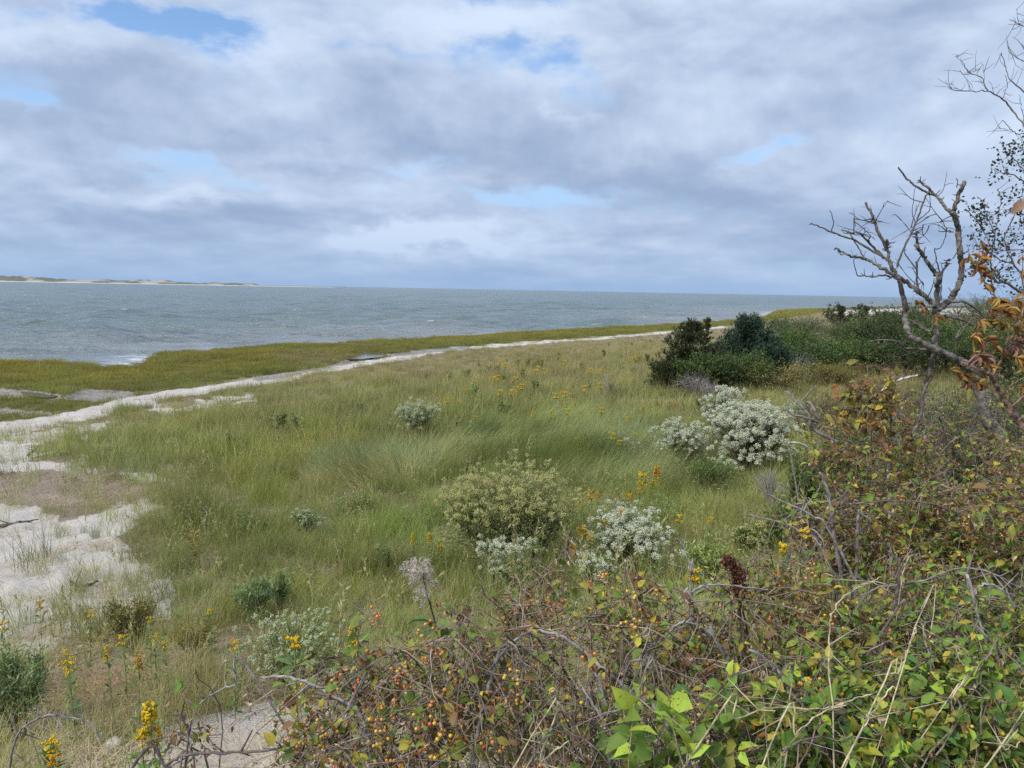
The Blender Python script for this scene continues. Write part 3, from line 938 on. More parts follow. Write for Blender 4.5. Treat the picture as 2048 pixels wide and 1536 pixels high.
# --- grass laid flat by wind and tide ------------------------------
lod_p = [proto('lodged_tuft', [blades(54, .30, (.5, .95), (.80, .25), (.35, 1.0), (.005, .0085), 6, G1, bias=0.0, spread=.35, dry=(0, .35), tipdry=.3)], k) for k in range(5)]
x, y = wedge(8, 26, lambda D: np.interp(D, [8, 26], [24, 16]), G1, 36)
z = height(x, y); px, py = proj(x, y, z)
lodge = soft_poly(x, y, z, [LODGED], 22, .8, 55)
keep = G1.uniform(size=len(x)) < lodge
x, y, z, px, py = [q[keep] for q in (x, y, z, px, py)]; n = len(x)
flow = (fbm(x * .32, y * .32, 121, 2) - .5) * 9 + .4
heap = fbm(x * 1.0, y * 1.3, 123, 3)
tint = lay((0.20, 0.265, 0.07), ((0.28, 0.34, 0.12), sstep(.4, .6, fbm(x * 1.2, y * 1.2, 125, 3))), ((0.320, 0.314, 0.109), sstep(960, 880, px)), ((0.179, 0.256, 0.102), sstep(.52, .66, fbm(x * .8, y * .8, 127, 2))))
tint *= G1.uniform(.62, 1.25, (n, 1))
s_ = G1.uniform(.8, 1.15, n)
scatter('lodged_grass', 'long green grass lying flat in swirls', 'grass', lod_p, np.stack([x, y, z + .16 * (heap - .3)], -1),
        np.stack([G1.normal(size=n) * .12, G1.normal(size=n) * .12, flow + G1.normal(size=n) * .25], -1),
        np.stack([s_, s_, s_ * (.6 + 1.1 * heap)], -1), G1.choice(5, n), tint, np.array(STRAW) * G1.uniform(.8, 1.1, (n, 1)))

# --- salt marsh ----------------------------------------------------
mar_p = [proto('marsh_tuft', [blades(120, .42, (.11, .25), (.25, .2), (.1, .8), (.008, .014), 3, G1, dry=(0, .35), tipdry=.4)], k) for k in range(5)]
x, y = wedge(19, 300, lambda D: np.interp(D, [19, 45, 80, 150, 300], [6, 6, 3.4, 1.4, .5]), G1, 50)
swm = sdist(x, y, WATER); smm = sdist(x, y, SAND)
keep = (swm > .3) & (smm < 1.5)
x, y, swm, smm = [q[keep] for q in (x, y, swm, smm)]
z = height(x, y); px, py = proj(x, y, z); D = np.hypot(x, y)
mk4 = cover_masks(x, y, z)
keep = G1.uniform(size=len(x)) < (1 - mk4['mud']) * (1 - .97 * mk4['sand']) * (1 - .85 * sstep(-.6, .8, smm)) * (1 - .85 * sstep(.60, .68, fbm(x * .28, y * .5, 137, 3))) * (z > .12)
x, y, z, px, py, D, swm, smm = [q[keep] for q in (x, y, z, px, py, D, swm, smm)]; n = len(x)
nz = fbm(x * .25, y * .25, 131, 3)
tint = lay((0.301, 0.275, 0.051), ((0.384, 0.288, 0.058), sstep(9, 1.5, swm) * sstep(.35, .6, nz)), ((0.166, 0.211, 0.051), sstep(6.5, 1.5, -smm) * .8), ((0.256, 0.275, 0.070), sstep(.5, .7, nz)),
           ((0.358, 0.282, 0.154), .8 * blob_px(px, py, 640, 715, 90, 14)), ((0.333, 0.307, 0.077), sstep(640, 625, py)))
tint *= G1.uniform(.82, 1.18, (n, 1))
tint *= [.70, .78, .80]; tint *= (.45 + 1.1 * fbm(x * .45, y * .45, 135, 4))[:, None]
s_ = G1.uniform(.75, 1.2, n) * np.interp(D, [30, 90, 300], [1, 1.15, 1.5]) * (.8 + .45 * sstep(.4, .65, fbm(x * .5, y * .5, 133, 3)))
scatter('marsh_grass', 'short yellow green marsh grass along the water', 'marsh grass', mar_p, np.stack([x, y, z], -1), euler(n, G1, .08),
        np.stack([s_, s_, s_ * G1.uniform(.8, 1.2, n)], -1), G1.choice(5, n), tint, np.array((0.461, 0.346, 0.128)) * G1.uniform(.8, 1.1, (n, 1)))

# --- beach grass standing in the sand ------------------------------
bea_p = [proto('beach_tuft', [blades(26 + 6 * k, .07 + .015 * k, (.32, .68), (.24, .16), (.1, .9), (.004, .0065), 5, G1, dry=(0, .5), tipdry=.4)], k) for k in range(6)]
bea_p += [proto('beach_tuft', [blades(12, .06, (.2, .42), (.5, .25), (.2, .9), (.004, .006), 4, G1, dry=(.3, .9)), *seedheads(2, (.5, .8), G1)], k) for k in range(2)]
x, y = wedge(5, 60, lambda D: np.interp(D, [5, 12, 22, 60], [11, 11, 6.0, 1.4]), G1, 46)
z = height(x, y); px, py = proj(x, y, z); D = np.hypot(x, y); mk5 = cover_masks(x, y, z); sm5 = sdist(x, y, SAND)
open_ = np.clip(1 - (px - 60) / 420, 0, 1)
cl = sstep(.45, .62, fbm(x * .75, y * .75, 141, 3))
w = np.where(sm5 > .6, 1, 0.0) * (.9 * open_ * cl * sstep(835, 880, py) + 1.0 * mk5['near'] * np.maximum(cl, .25) * np.where(py > 985, sstep(20, 150, px + .25 * (py - 1000)), 1.0))
w *= 1 - .8 * soft_poly(x, y, z, [[(-900, 1020), (0, 1020), (60, 1030), (150, 1120), (120, 1200), (40, 1260), (-900, 1400)]], 14, 1., 57)
w *= 1 - .6 * mk5['wrack']; w *= 1 - .8 * mk5['sand'] * sstep(850, 820, py); w *= 1 - .6 * sstep(1300, 1380, py)
keep = G1.uniform(size=len(x)) < w
x, y, z, px, py = [q[keep] for q in (x, y, z, px, py)]; n = len(x)
tint = lay((0.301, 0.333, 0.166), ((0.346, 0.346, 0.147), sstep(.4, .65, fbm(x, y, 143, 3))), ((0.192, 0.269, 0.134), sstep(.6, .75, fbm(x * .6, y * .6, 145, 2))))
tint *= G1.uniform(.8, 1.15, (n, 1)); s_ = G1.uniform(.45, 1.15, n)
scatter('beach_grass', 'sparse grey green beach grass tufts in the sand', 'beach grass', bea_p, np.stack([x, y, z], -1), euler(n, G1, .08),
        np.stack([s_, s_, s_], -1), G1.choice(8, n), tint, np.array(STRAW) * G1.uniform(.75, 1.1, (n, 1)))

# --- dead thatch, wrack and litter ---------------------------------
tha_p = [proto('thatch_tuft', [blades(46, .26, (.12, .42), (1.42, .12), (-.1, .25), (.0035, .007), 3, G1, dry=(.55, 1), tipdry=0)], k) for k in range(5)]
x, y = wedge(2.6, 30, lambda D: np.interp(D, [2.6, 10, 30], [26, 18, 7]), G1, 46)
z = height(x, y); px, py = proj(x, y, z); D = np.hypot(x, y); mk6 = cover_masks(x, y, z); sm6 = sdist(x, y, SAND)
w = np.where(sm6 > 1.0, 1, 0) * (.14 + .86 * np.clip(mk6['wrack'] + mk6['red'], 0, 1) + .55 * sstep(1180, 1300, py) * sstep(1000, 700, px) * (1 - .8 * mk6['gravel']) + .3 * sstep(.55, .7, fbm(x * .7, y * .7, 151, 3)))
w += .5 * (y * .85 - x * .55 < 4.5)
w += .55 * soft_poly(x, y, z, [[(60, 1110), (240, 1060), (350, 1150), (360, 1230), (150, 1330), (70, 1290)]], 26, 1.2, 59) * sstep(.4, .6, fbm(x * 2, y * 2, 157, 3)) + .12 * mk6['near']
w *= (1 - .9 * mk6['near'] * sstep(.5, .35, fbm(x * 1.3, y * 1.3, 153, 3)))
keep = G1.uniform(size=len(x)) < w
x, y, z, px, py = [q[keep] for q in (x, y, z, px, py)]; n = len(x)
redw = np.clip(mk6['red'][keep] + .8 * blob_px(px, py, 300, 1370, 160, 60), 0, 1)
tint = lay((0.384, 0.301, 0.192), ((0.384, 0.218, 0.128), redw), ((0.282, 0.205, 0.141), sstep(.5, .7, fbm(x, y, 155, 2)))) * G1.uniform(.7, 1.2, (n, 1))
straw = lay((0.563, 0.461, 0.320), ((0.538, 0.346, 0.230), redw)) * G1.uniform(.7, 1.15, (n, 1))
s_ = G1.uniform(.6, 1.3, n)
scatter('dead_grass', 'dry brown thatch and beach wrack on the ground', 'dead grass', tha_p, np.stack([x, y, z + .015], -1),
        np.stack([G1.normal(size=n) * .12, G1.normal(size=n) * .12, G1.uniform(0, 6.28, n)], -1), np.stack([s_, s_, s_], -1), G1.choice(5, n), tint, straw)

# ------------------------------------------------------------------ builders for the plants one can count
def bez(a, b, c, d, n=8):
    t = np.linspace(0, 1, n)[:, None]
    return a * (1 - t) ** 3 + 3 * b * t * (1 - t) ** 2 + 3 * c * t ** 2 * (1 - t) + d * t ** 3


def bush(name, label, cat, base, W, H, seed, leaf_pal, leaf=0.06, n_twig=240, per=10, stems=12, flower_pal=None, fsize=.014, fcount=12, fspread=.032,
         fshare=.8, ftop=.25, stem_col=(.11, .085, .06), flat=.32, slim=True, lumps=.5, lean=0.0, group=None, wood=None, leafmat=None, low=0.12, foliage='foliage', squat=1.0, plume=.7, fgap=.2):
    """a many-stemmed bush: stems fan out of the root to twigs that end on an uneven dome; leaves along the twigs, flowers at their ends"""
    g = np.random.default_rng(seed)
    base = np.asarray(base, float)
    root = empty(name, base, label, cat, group)
    dirs = rand_dirs(n_twig * 3, g)
    dirs = dirs[dirs[:, 2] > -flat][:n_twig]
    n = len(dirs)
    lump = .78 + lumps * vnoise(dirs[:, 0] * 2.6 + seed, dirs[:, 1] * 2.6 + dirs[:, 2] * 1.7, seed) + .2 * (vnoise(dirs[:, 0] * 6 + seed, dirs[:, 1] * 6 + dirs[:, 2] * 5, seed + 1) - .5)
    rad_ = g.uniform(.35, 1, n) ** .45 * lump
    E = np.stack([dirs[:, 0] * W / 2 * rad_, dirs[:, 1] * W / 2 * rad_ * squat, H * (.42 + .60 * dirs[:, 2] * rad_)], -1)
    E[:, 0] += lean * E[:, 2]
    E[:, 2] = np.maximum(E[:, 2], low * H)
    # stems
    st = MB(); sd = rand_dirs(stems * 4, g); sd = sd[sd[:, 2] > .25][:stems]
    S = []
    for q in sd:
        top = np.array([q[0] * W * .36 + lean * H * .7, q[1] * W * .36 * squat, H * (.55 + .25 * q[2])])
        b0 = np.array([q[0] * W * .05, q[1] * W * .05, -.06])
        p = bez(b0, b0 + [q[0] * W * .06, q[1] * W * .06, H * .25], top * [.75, .75, .7], top, 7)
        S.append(p)
        tube(st, p, np.linspace(.011, .004, 7) * (H / 1.6 + .3), np.array(stem_col) * g.uniform(.8, 1.3), 5)
    S = np.array(S)
    ends = S[:, -1]
    near = np.argmin(((E[:, None] * [1, 1, .6] - ends[None] * [1, 1, .6]) ** 2).sum(-1), 1)
    k = g.integers(2, 6, n)
    A = S[near, k]
    sid = g.integers(0, len(S), n); pe = S[sid, -1] * g.uniform(.85, 1.38, (n, 1)) + g.normal(size=(n, 3)) * np.array([W * .085, W * .085 * squat, H * .085])
    E = np.where(g.uniform(size=(n, 1)) < plume, pe * .8 + E * .2, E); E[:, 2] = np.clip(E[:, 2], low * H, H * 1.08)
    near = np.where(g.uniform(size=n) < plume, sid, near); A = S[near, k]
    M_ = A * .45 + E * .55 + np.stack([np.zeros(n), np.zeros(n), -.04 * H * np.ones(n)], -1) + g.normal(size=(n, 3)) * .03 * H
    tt = np.linspace(0, 1, 5)[None, :, None]
    paths = A[:, None] * (1 - tt) ** 2 + 2 * M_[:, None] * tt * (1 - tt) + E[:, None] * tt ** 2
    for p in paths:
        tube(st, p, np.linspace(.004, .0014, 5) * (H / 1.8 + .4), np.array(stem_col) * g.uniform(.8, 1.4), 3)
    st.build('stem', wood or M_STEM, root)
    # leaves
    lf = MB()
    if per:
        u = g.uniform(.25, 1.02, (n, per))
        P = (A[:, None] * ((1 - u) ** 2)[..., None] + 2 * M_[:, None] * (u * (1 - u))[..., None] + E[:, None] * (u ** 2)[..., None]).reshape(-1, 3)
        tan = np.repeat(unit(E - M_), per, 0)
        P = P + g.normal(size=P.shape) * leaf * .35
        ax = unit(tan * .7 + rand_dirs(len(P), g) * .9 + np.array([0, 0, .25]))
        sz = leaf * g.uniform(.55, 1.25, len(P))
        place(lf, SLIM_V if slim else LEAF_V, SLIM_T if slim else LEAF_T, P, ax, rand_dirs(len(P), g) + np.array([0, 0, .8]), sz, pick(leaf_pal, len(P), g), W=sz * (1.0 if slim else .9))
        lf.build(foliage, leafmat or M_LEAF, root)
    if flower_pal is not None:
        fl = MB()
        rel = (E[:, 2] / H)
        sel = np.where((rel > ftop) & (g.uniform(size=n) < fshare) & (rad_ > .45) & (vnoise(E[:, 0] * 4 / W * 1.5 + seed, E[:, 1] * 4 / W * 1.5 + E[:, 2] * 5 / H, seed + 9) > fgap))[0]
        if len(sel):
            fc = int(fcount * 6); fs_ = fsize * .56
            P = np.repeat(E[sel], fc, 0) + rand_dirs(len(sel) * fc, g) * fspread * 1.25 * np.array([1, 1, .8]) * (g.uniform(.15, 1, (len(sel) * fc, 1)) ** .7) * np.repeat(g.uniform(.55, 1.5, (len(sel), 1)), fc, 0) * [1, 1, 1.15]
            sz = fs_ * g.uniform(.6, 1.3, len(P))
            place(fl, OCT_V * [1.25, .8, .8], OCT_T, P, unit(rand_dirs(len(P), g) + [0, 0, .8]), rand_dirs(len(P), g), sz, pick(flower_pal, len(P), g, .1))
            fl.build('blossom', M_FLOWER, root)
    return root


GREEN = [((0.123, 0.196, 0.051), 3), ((0.174, 0.246, 0.065), 2), ((0.087, 0.145, 0.043), 1.5), ((0.290, 0.319, 0.072), .6)]
GREYGREEN = [((.20, .275, .105), 3), ((.255, .315, .15), 2), ((.135, .20, .075), 1)]
LIGHTGREEN = [((.30, .37, .11), 3), ((.36, .40, .14), 2), ((.21, .28, .08), 1)]
DARKGREEN = [((0.044, 0.077, 0.027), 3), ((0.069, 0.110, 0.035), 2), ((0.106, 0.144, 0.044), .8)]
MIDDARK = [((0.050, 0.088, 0.024), 3), ((0.078, 0.120, 0.034), 2), ((0.125, 0.155, 0.045), 0.8)]
OLIVE = [((0.210, 0.196, 0.056), 2), ((0.280, 0.238, 0.070), 1.5), ((0.140, 0.154, 0.042), 1.5), ((0.336, 0.210, 0.070), .6)]
BROWNRED = [((0.260, 0.130, 0.072), 2), ((0.338, 0.208, 0.104), 2), ((0.182, 0.091, 0.058), 1)]
GREYBRUSH = [((0.195, 0.163, 0.163), 2), ((0.260, 0.221, 0.215), 1), ((0.130, 0.117, 0.111), 1)]
WHITE = [((.68, .69, .54), 3), ((.54, .58, .40), 2), ((.76, .76, .66), 1.2)]
CREAM = [((.58, .61, .40), 2), ((0.506, 0.550, 0.341), 3), ((0.418, 0.484, 0.264), 2), ((0.605, 0.616, 0.440), 1)]
BUFF = [((.60, .54, .25), 3), ((.50, .49, .20), 2)]


def by_px(cx, top, bot, wpx, H0=0.0):
    """root, width and height of a plant whose outline the photo gives"""
    b = hit(cx, bot + 6, H0)
    D = b[1]
    return b - np.array([0, 0, H0]), wpx / F * D, (bot - top) / F * D + H0


# --- white flowering groundsel bushes and their green neighbours ---
GB = 'groundsel bushes in the meadow'
for (cx, top, bot, w, pal, fp, kw, lab) in [
    (1497, 806, 938, 172, GREYGREEN, WHITE, dict(n_twig=800, fcount=15, fspread=.055, fsize=.021, ftop=.30, per=9, fshare=.92, fgap=.1, stems=20), 'largest white flowering bush, beside the grey dead branch in the meadow'),
    (1440, 766, 872, 104, GREYGREEN, WHITE, dict(n_twig=260, fcount=12, fspread=.05, fsize=.020, ftop=.55, per=10), 'white topped bush just below the dark cedars'),
    (1366, 828, 930, 112, GREYGREEN, WHITE, dict(n_twig=280, fcount=9, fspread=.045, fsize=.017, ftop=.3, fshare=.75, per=12), 'greenish bush sprinkled with white flowers, left of the largest white bush'),
    (838, 792, 872, 92, GREYGREEN, CREAM, dict(n_twig=210, fcount=9, fspread=.05, fsize=.020, ftop=.35, per=9), 'pale bush standing alone in the tan meadow'),
    (1262, 1018, 1150, 190, GREYGREEN, WHITE, dict(n_twig=420, fcount=14, fspread=.03, fsize=.0135, ftop=.42, per=12, fshare=.85, stems=20), 'wide white flowering bush with goldenrod behind it'),
    (1016, 1062, 1192, 118, GREYGREEN, WHITE, dict(n_twig=200, fcount=15, fspread=.028, fsize=.0125, ftop=.5, per=15), 'white flowering bush in front of the big green bush'),
    (1192, 1092, 1192, 84, LIGHTGREEN, WHITE, dict(n_twig=110, fcount=12, fspread=.025, fsize=.012, ftop=.4, per=14), 'small white flowering bush at the rim of the berry thicket'),
    (622, 1006, 1066, 68, GREYGREEN, CREAM, dict(n_twig=80, fcount=7, fspread=.022, fsize=.012, ftop=.55, per=14), 'small grey green bush alone in the green grass'),
    (1600, 795, 862, 84, GREYGREEN, CREAM, dict(n_twig=140, fcount=9, fspread=.05, fsize=.017, ftop=.4, per=9), 'pale flowering bush behind the grey dead branch'),
    (1440, 905, 955, 80, LIGHTGREEN, WHITE, dict(n_twig=90, fcount=8, fspread=.04, fsize=.014, ftop=.5, per=10, fshare=.5), 'low white flowers at the foot of the largest white bush'),
    (1502, 1036, 1112, 80, GREEN, BUFF, dict(n_twig=110, fcount=9, fspread=.03, fsize=.013, ftop=.55, per=14, leaf=.06), 'dark green bush with yellowish flower heads by the thicket'),
    (1262, 868, 905, 36, LIGHTGREEN, WHITE, dict(n_twig=26, fcount=10, fspread=.03, fsize=.014, ftop=.5, per=8), 'tiny white flowering plant in the flattened grass'),
    (1248, 995, 1060, 110, GREYGREEN, WHITE, dict(n_twig=90, fcount=10, fspread=.03, fsize=.012, ftop=.6, per=8), 'white flower heads among the goldenrod behind the wide white bush'),
]:
    b, W, H = by_px(cx, top, bot, w * (1.1 if w > 150 else 1.2))
    bush('groundsel_bush', lab, 'bush', b, W, H, int(cx), pal, **{'leaf': .042, 'flower_pal': fp, 'group': GB, 'flat': .55, 'low': .06, **kw, 'per': int(kw['per'] * 1.9)})

b, W, H = by_px(1022, 918, 1150, 320)
bush('groundsel_bush', 'big rounded pale green bush with buff flower buds in mid meadow', 'bush', b, W, H, 77, LIGHTGREEN, leaf=.038, n_twig=900, per=32, stems=26,
     flower_pal=BUFF, fsize=.011, fcount=8, fspread=.03, ftop=.62, fshare=.9, group=GB, flat=.2, lumps=.42, stem_col=(.13, .11, .075))
b, W, H = by_px(600, 1215, 1370, 285)
bush('groundsel_bush', 'loose pale bush with greenish white flower heads behind the curled vines', 'bush', b, W, H, 78, LIGHTGREEN, leaf=.04, n_twig=230, per=12, stems=16,
     flower_pal=CREAM, fsize=.009, fcount=11, fspread=.018, ftop=.35, fshare=.75, group=GB, lumps=.6)

# --- low green herbs and weeds -------------------------------------
for i, (cx, top, bot, w, pal, kw, lab) in enumerate([
    (505, 1140, 1240, 100, GREYGREEN, dict(n_twig=60, per=26, leaf=.06), 'low grey green herb at the edge of the tall grass'),
    (560, 1130, 1215, 60, GREYGREEN, dict(n_twig=40, per=26, leaf=.055), 'slim grey green herb right of the low herb'),
    (262, 1180, 1292, 150, OLIVE, dict(n_twig=150, per=12, leaf=.05, lumps=.7), 'dull olive wiry shrub growing in the sand'),
    (40, 1262, 1470, 150, GREYGREEN, dict(n_twig=150, per=22, leaf=.05, lumps=.7), 'tall grey green weed at the left border'),
    (715, 968, 1030, 110, LIGHTGREEN, dict(n_twig=60, per=18, leaf=.055), 'light green herb in the tawny grass'),
    (395, 1240, 1310, 110, OLIVE, dict(n_twig=80, per=12, leaf=.045), 'brownish green low shrub beside the thatch'),
    (1415, 1062, 1180, 110, LIGHTGREEN, dict(n_twig=150, per=18, leaf=.055, lumps=.6), 'bright feathery green weed behind the grey canes'),
    (1580, 985, 1110, 140, GREEN, dict(n_twig=180, per=16, leaf=.06), 'green leafy weed left of the berry thicket'),
    (1420, 905, 985, 150, GREEN, dict(n_twig=170, per=16, leaf=.06), 'soft green weed clump below the white bushes'),
    (1330, 985, 1060, 110, LIGHTGREEN, dict(n_twig=90, per=16, leaf=.06), 'green weed under the tall goldenrod'),
    (1120, 1165, 1230, 120, GREEN, dict(n_twig=90, per=18, leaf=.04), 'green herb just behind the thicket rim'),
]):
    b, W, H = by_px(cx, top, bot, w)
    bush('green_herb', lab, 'herb', b, W, H, 300 + i, pal, **{'stems': 9, **kw})

# --- the shrubbery along the right ---------------------------------
SB = 'shrubs of the dark thicket behind the meadow'
for i, (cx, top, bot, w, pal, kw, lab) in enumerate([
    (1893, 600, 672, 150, DARKGREEN, dict(), 'dark green shrub showing between the dead tree forks'),
    (1985, 592, 668, 150, DARKGREEN, dict(), 'dark green shrub behind the small-leaved tree'),
    (2085, 588, 665, 150, MIDDARK, dict(), 'green shrub cut by the right border'),
    (1810, 618, 705, 120, DARKGREEN, dict(), 'dark shrub left of the dead tree trunk'),
    (1752, 640, 728, 90, DARKGREEN, dict(), 'blackish green shrub below the pale flowering shrub'),
    (1652, 672, 730, 96, MIDDARK, dict(leaf=.075), 'rounded mid green shrub in front of the dark thicket'),
    (1588, 660, 722, 96, MIDDARK, dict(), 'broad green shrub right of the blue green cedar'),
    (1548, 682, 742, 92, DARKGREEN, dict(), 'low dark shrub under the blue green cedar'),
    (1652, 640, 690, 132, GREYBRUSH, dict(per=3, n_twig=380), 'purplish grey leafless shrub in the dark thicket'),
    (1705, 646, 700, 110, MIDDARK, dict(), 'rounded bright green shrub behind the purplish one'),
    (1738, 655, 692, 84, GREYGREEN, dict(flower_pal=CREAM, fsize=.03, fcount=7, fspread=.09, ftop=.6), 'pale flowering shrub on the dark thicket'),
    (1850, 640, 735, 96, MIDDARK, dict(), 'green shrub behind the dead tree limb'),
    (1440, 706, 775, 80, DARKGREEN, dict(leaf=.075), 'blue black shrub between the two big cedars'),
    (1500, 708, 772, 80, MIDDARK, dict(leaf=.075), 'green shrub below the blue green cedar'),
    (1940, 640, 740, 140, MIDDARK, dict(), 'green shrub behind the dried sumac leaves'),
    (2050, 650, 760, 150, DARKGREEN, dict(), 'dark shrub at the right border below the twigs'),
    (1550, 728, 776, 120, OLIVE, dict(per=6, leaf=.06), 'brownish brush before the dark thicket'),
    (1660, 728, 764, 110, OLIVE, dict(per=10, leaf=.06), 'yellow green low brush before the dark thicket'),
    (1590, 636, 676, 120, DARKGREEN, dict(), 'dark shrub on the seaward skyline of the thicket'),
    (1780, 628, 700, 150, MIDDARK, dict(), 'green shrub joining the pale flowering shrub to the dead tree'),
    (1620, 690, 748, 130, DARKGREEN, dict(), 'dark shrub filling the front of the thicket'),
    (1710, 682, 742, 130, MIDDARK, dict(), 'mid green shrub filling the front of the thicket'),
    (1800, 680, 748, 140, DARKGREEN, dict(), 'dark shrub left of the dead tree foot'),
    (1900, 668, 748, 150, DARKGREEN, dict(), 'dark shrub behind the dead tree foot'),
    (1995, 680, 770, 160, MIDDARK, dict(), 'green shrub behind the sumac stem'),
    (2090, 690, 780, 160, DARKGREEN, dict(), 'dark shrub just beyond the right border'),
    (1460, 714, 770, 90, DARKGREEN, dict(), 'dark shrub right of the ragged cedar foot'),
    (1400, 716, 778, 90, MIDDARK, dict(), 'green shrub at the ragged cedar foot'),
]):
    b, W, H = by_px(cx, top - 14, bot + 4, w * 1.4)
    kk = np.random.default_rng(480 + i).uniform(.7, 1.45); pal = [(tuple(np.array(q) * [kk, kk * 1.04, kk * .9]), w_) for q, w_ in pal]
    bush('thicket_shrub', lab, 'shrub', b, W, H, 400 + i, pal, **{'leaf': .12, 'n_twig': 420, 'per': 12, 'slim': False, 'lumps': .62, 'flat': .5, 'group': SB, 'low': .05, 'squat': 1.2, 'plume': .8, **kw})

UB = 'undergrowth around the dead tree'
for i, (cx, top, bot, w, D, pal, kw, lab) in enumerate([
    (1690, 800, 880, 170, 14, OLIVE, dict(), 'yellowing weed clump left of the dead tree'),
    (1800, 850, 960, 190, 9, GREEN, dict(), 'green weed clump under the dead tree limb'),
    (1905, 870, 990, 190, 8, MIDDARK, dict(), 'deep green weed clump behind the dead tree foot'),
    (2010, 800, 960, 190, 8, MIDDARK, dict(), 'green weed clump at the foot of the sumac'),
    (2060, 700, 840, 150, 11, GREEN, dict(), 'leafy green weed at the right border behind the sumac'),
    (1850, 760, 850, 170, 15, OLIVE, dict(), 'olive weed clump behind the dead tree trunk'),
    (1950, 740, 830, 150, 13, OLIVE, dict(per=8), 'brown and green weed clump behind the sumac stem'),
    (1630, 880, 985, 130, 9, GREEN, dict(), 'green weed clump right of the largest white bush'),
    (1760, 730, 790, 160, 22, BROWNRED, dict(per=9, leaf=.05), 'reddish brown weed patch before the dark thicket'),
    (1840, 800, 900, 200, 10, [((.10, .12, .035), 2), ((.20, .16, .05), 1), ((.06, .09, .03), 2)], dict(), 'dark olive scrub behind the broken branches of the dead tree'),
    (1960, 770, 900, 200, 9, MIDDARK, dict(), 'dark scrub between the dead tree and the sumac'),
    (1740, 830, 930, 180, 10, MIDDARK, dict(), 'dark green scrub under the bleached white stick'),
    (2070, 780, 900, 180, 8, MIDDARK, dict(), 'dark scrub at the right border under the sumac'),
    (1690, 900, 980, 150, 8, GREEN, dict(), 'green scrub behind the russet vine'),
    (1650, 770, 815, 140, 20, OLIVE, dict(per=9, leaf=.05), 'yellowish weed patch behind the grey dead branch'),
]):
    p = at(cx, bot, D); gz_ = float(height(p[0], p[1])); b = np.array([p[0], p[1], gz_])
    H = at(cx, top, D)[2] - gz_
    bush('undergrowth_weed', lab, 'weed', b, w / F * D * 1.15, max(H, .4), 440 + i, pal, **{'leaf': .065, 'n_twig': 260, 'per': 14, 'flat': .6, 'low': .05, 'group': UB, **kw})

# bare grey shrubs
for i, (cx, top, bot, w, kw, lab) in enumerate([
    (1590, 695, 762, 92, dict(n_twig=240), 'pale bare shrub before the dark thicket'),
    (1388, 728, 790, 90, dict(n_twig=260), 'bleached bare brush at the foot of the left cedar'),
    (1420, 745, 800, 70, dict(n_twig=160), 'grey bare twigs behind the white topped bush'),
    (1215, 735, 790, 50, dict(n_twig=60), 'thin brown bare stalks in the tan meadow'),
    (1545, 915, 1010, 110, dict(n_twig=170), 'grey bare twigs below the largest white bush'),
]):
    b, W, H = by_px(cx, top, bot, w)
    bush('bare_shrub', lab, 'shrub', b, W, H, 470 + i, GREYBRUSH, **{'per': 0, 'stem_col': (.30, .265, .24), 'stems': 12, 'wood': M_TWIG, 'flat': .4, 'group': 'leafless shrubs', **kw})


# --- cedars ---------------------------------------------------------
def cedar(label, base, H, W, seed, pal, lean=0.0, limbs=46, taper=.75, gap=0.0, tops=1):
    g = np.random.default_rng(seed)
    root = empty('cedar_tree', base, label, 'cedar', 'wind-bent cedars')
    tr = MB(); cr = MB()
    t = np.linspace(0, 1, 9)
    trunk = np.stack([lean * H * t ** 1.6 + .03 * H * np.sin(t * 5 + seed), .02 * H * np.cos(t * 4 + seed), H * t - .1], -1)
    tube(tr, trunk, np.linspace(.055 * H / 3 + .02, .008, 9), (.14, .10, .075), 6)
    for k in range(limbs):
        u = .05 + .95 * (k + g.uniform(0, 1)) / limbs
        if gap and .58 < u < .58 + gap and g.uniform() < .8:
            continue
        a = g.uniform(0, 6.283)
        o_ = np.array([np.interp(u, t, trunk[:, j]) for j in range(3)])
        r_ = W / 2 * (max(.03, 1 - u) ** (taper + .25)) * g.uniform(.45, 1.35) + .07
        up = g.uniform(.35, 1.0) + 1.1 * u ** 2
        dirv = np.array([math.cos(a), math.sin(a), up]); dirv[0] += lean * 2.5
        dirv = dirv / np.linalg.norm(dirv[:2] if np.linalg.norm(dirv[:2]) > .4 else dirv)
        e = o_ + dirv * r_
        p = bez(o_, o_ + (e - o_) * .4 + [0, 0, -.10 * r_], e - [0, 0, .22 * r_], e + [0, 0, .10 * r_], 6)
        tube(tr, p, np.linspace(.016, .004, 6) * H / 3, (.13, .095, .07), 4)
        ns = int(10 + 22 * r_)
        for s in range(ns):
            v = g.uniform(.2, 1.05); c = np.array([np.interp(v, np.linspace(0, 1, 6), p[:, j]) for j in range(3)]) + g.normal(size=3) * .07 * (1 + r_)
            m = 15
            ax = unit(unit(dirv)[None] * .8 + rand_dirs(m, g) * .7 + [lean * 2, 0, .35])
            P = c + ax * g.uniform(0, .16, (m, 1))
            place(cr, SLIM_V * [1, 1.2, 1], SLIM_T, P, ax, rand_dirs(m, g), g.uniform(.07, .17, m), pick(pal, m, g) * g.uniform(.75, 1.2))
    tr.build('trunk', M_BARK, root); cr.build('crown', M_CEDAR, root)
    return root


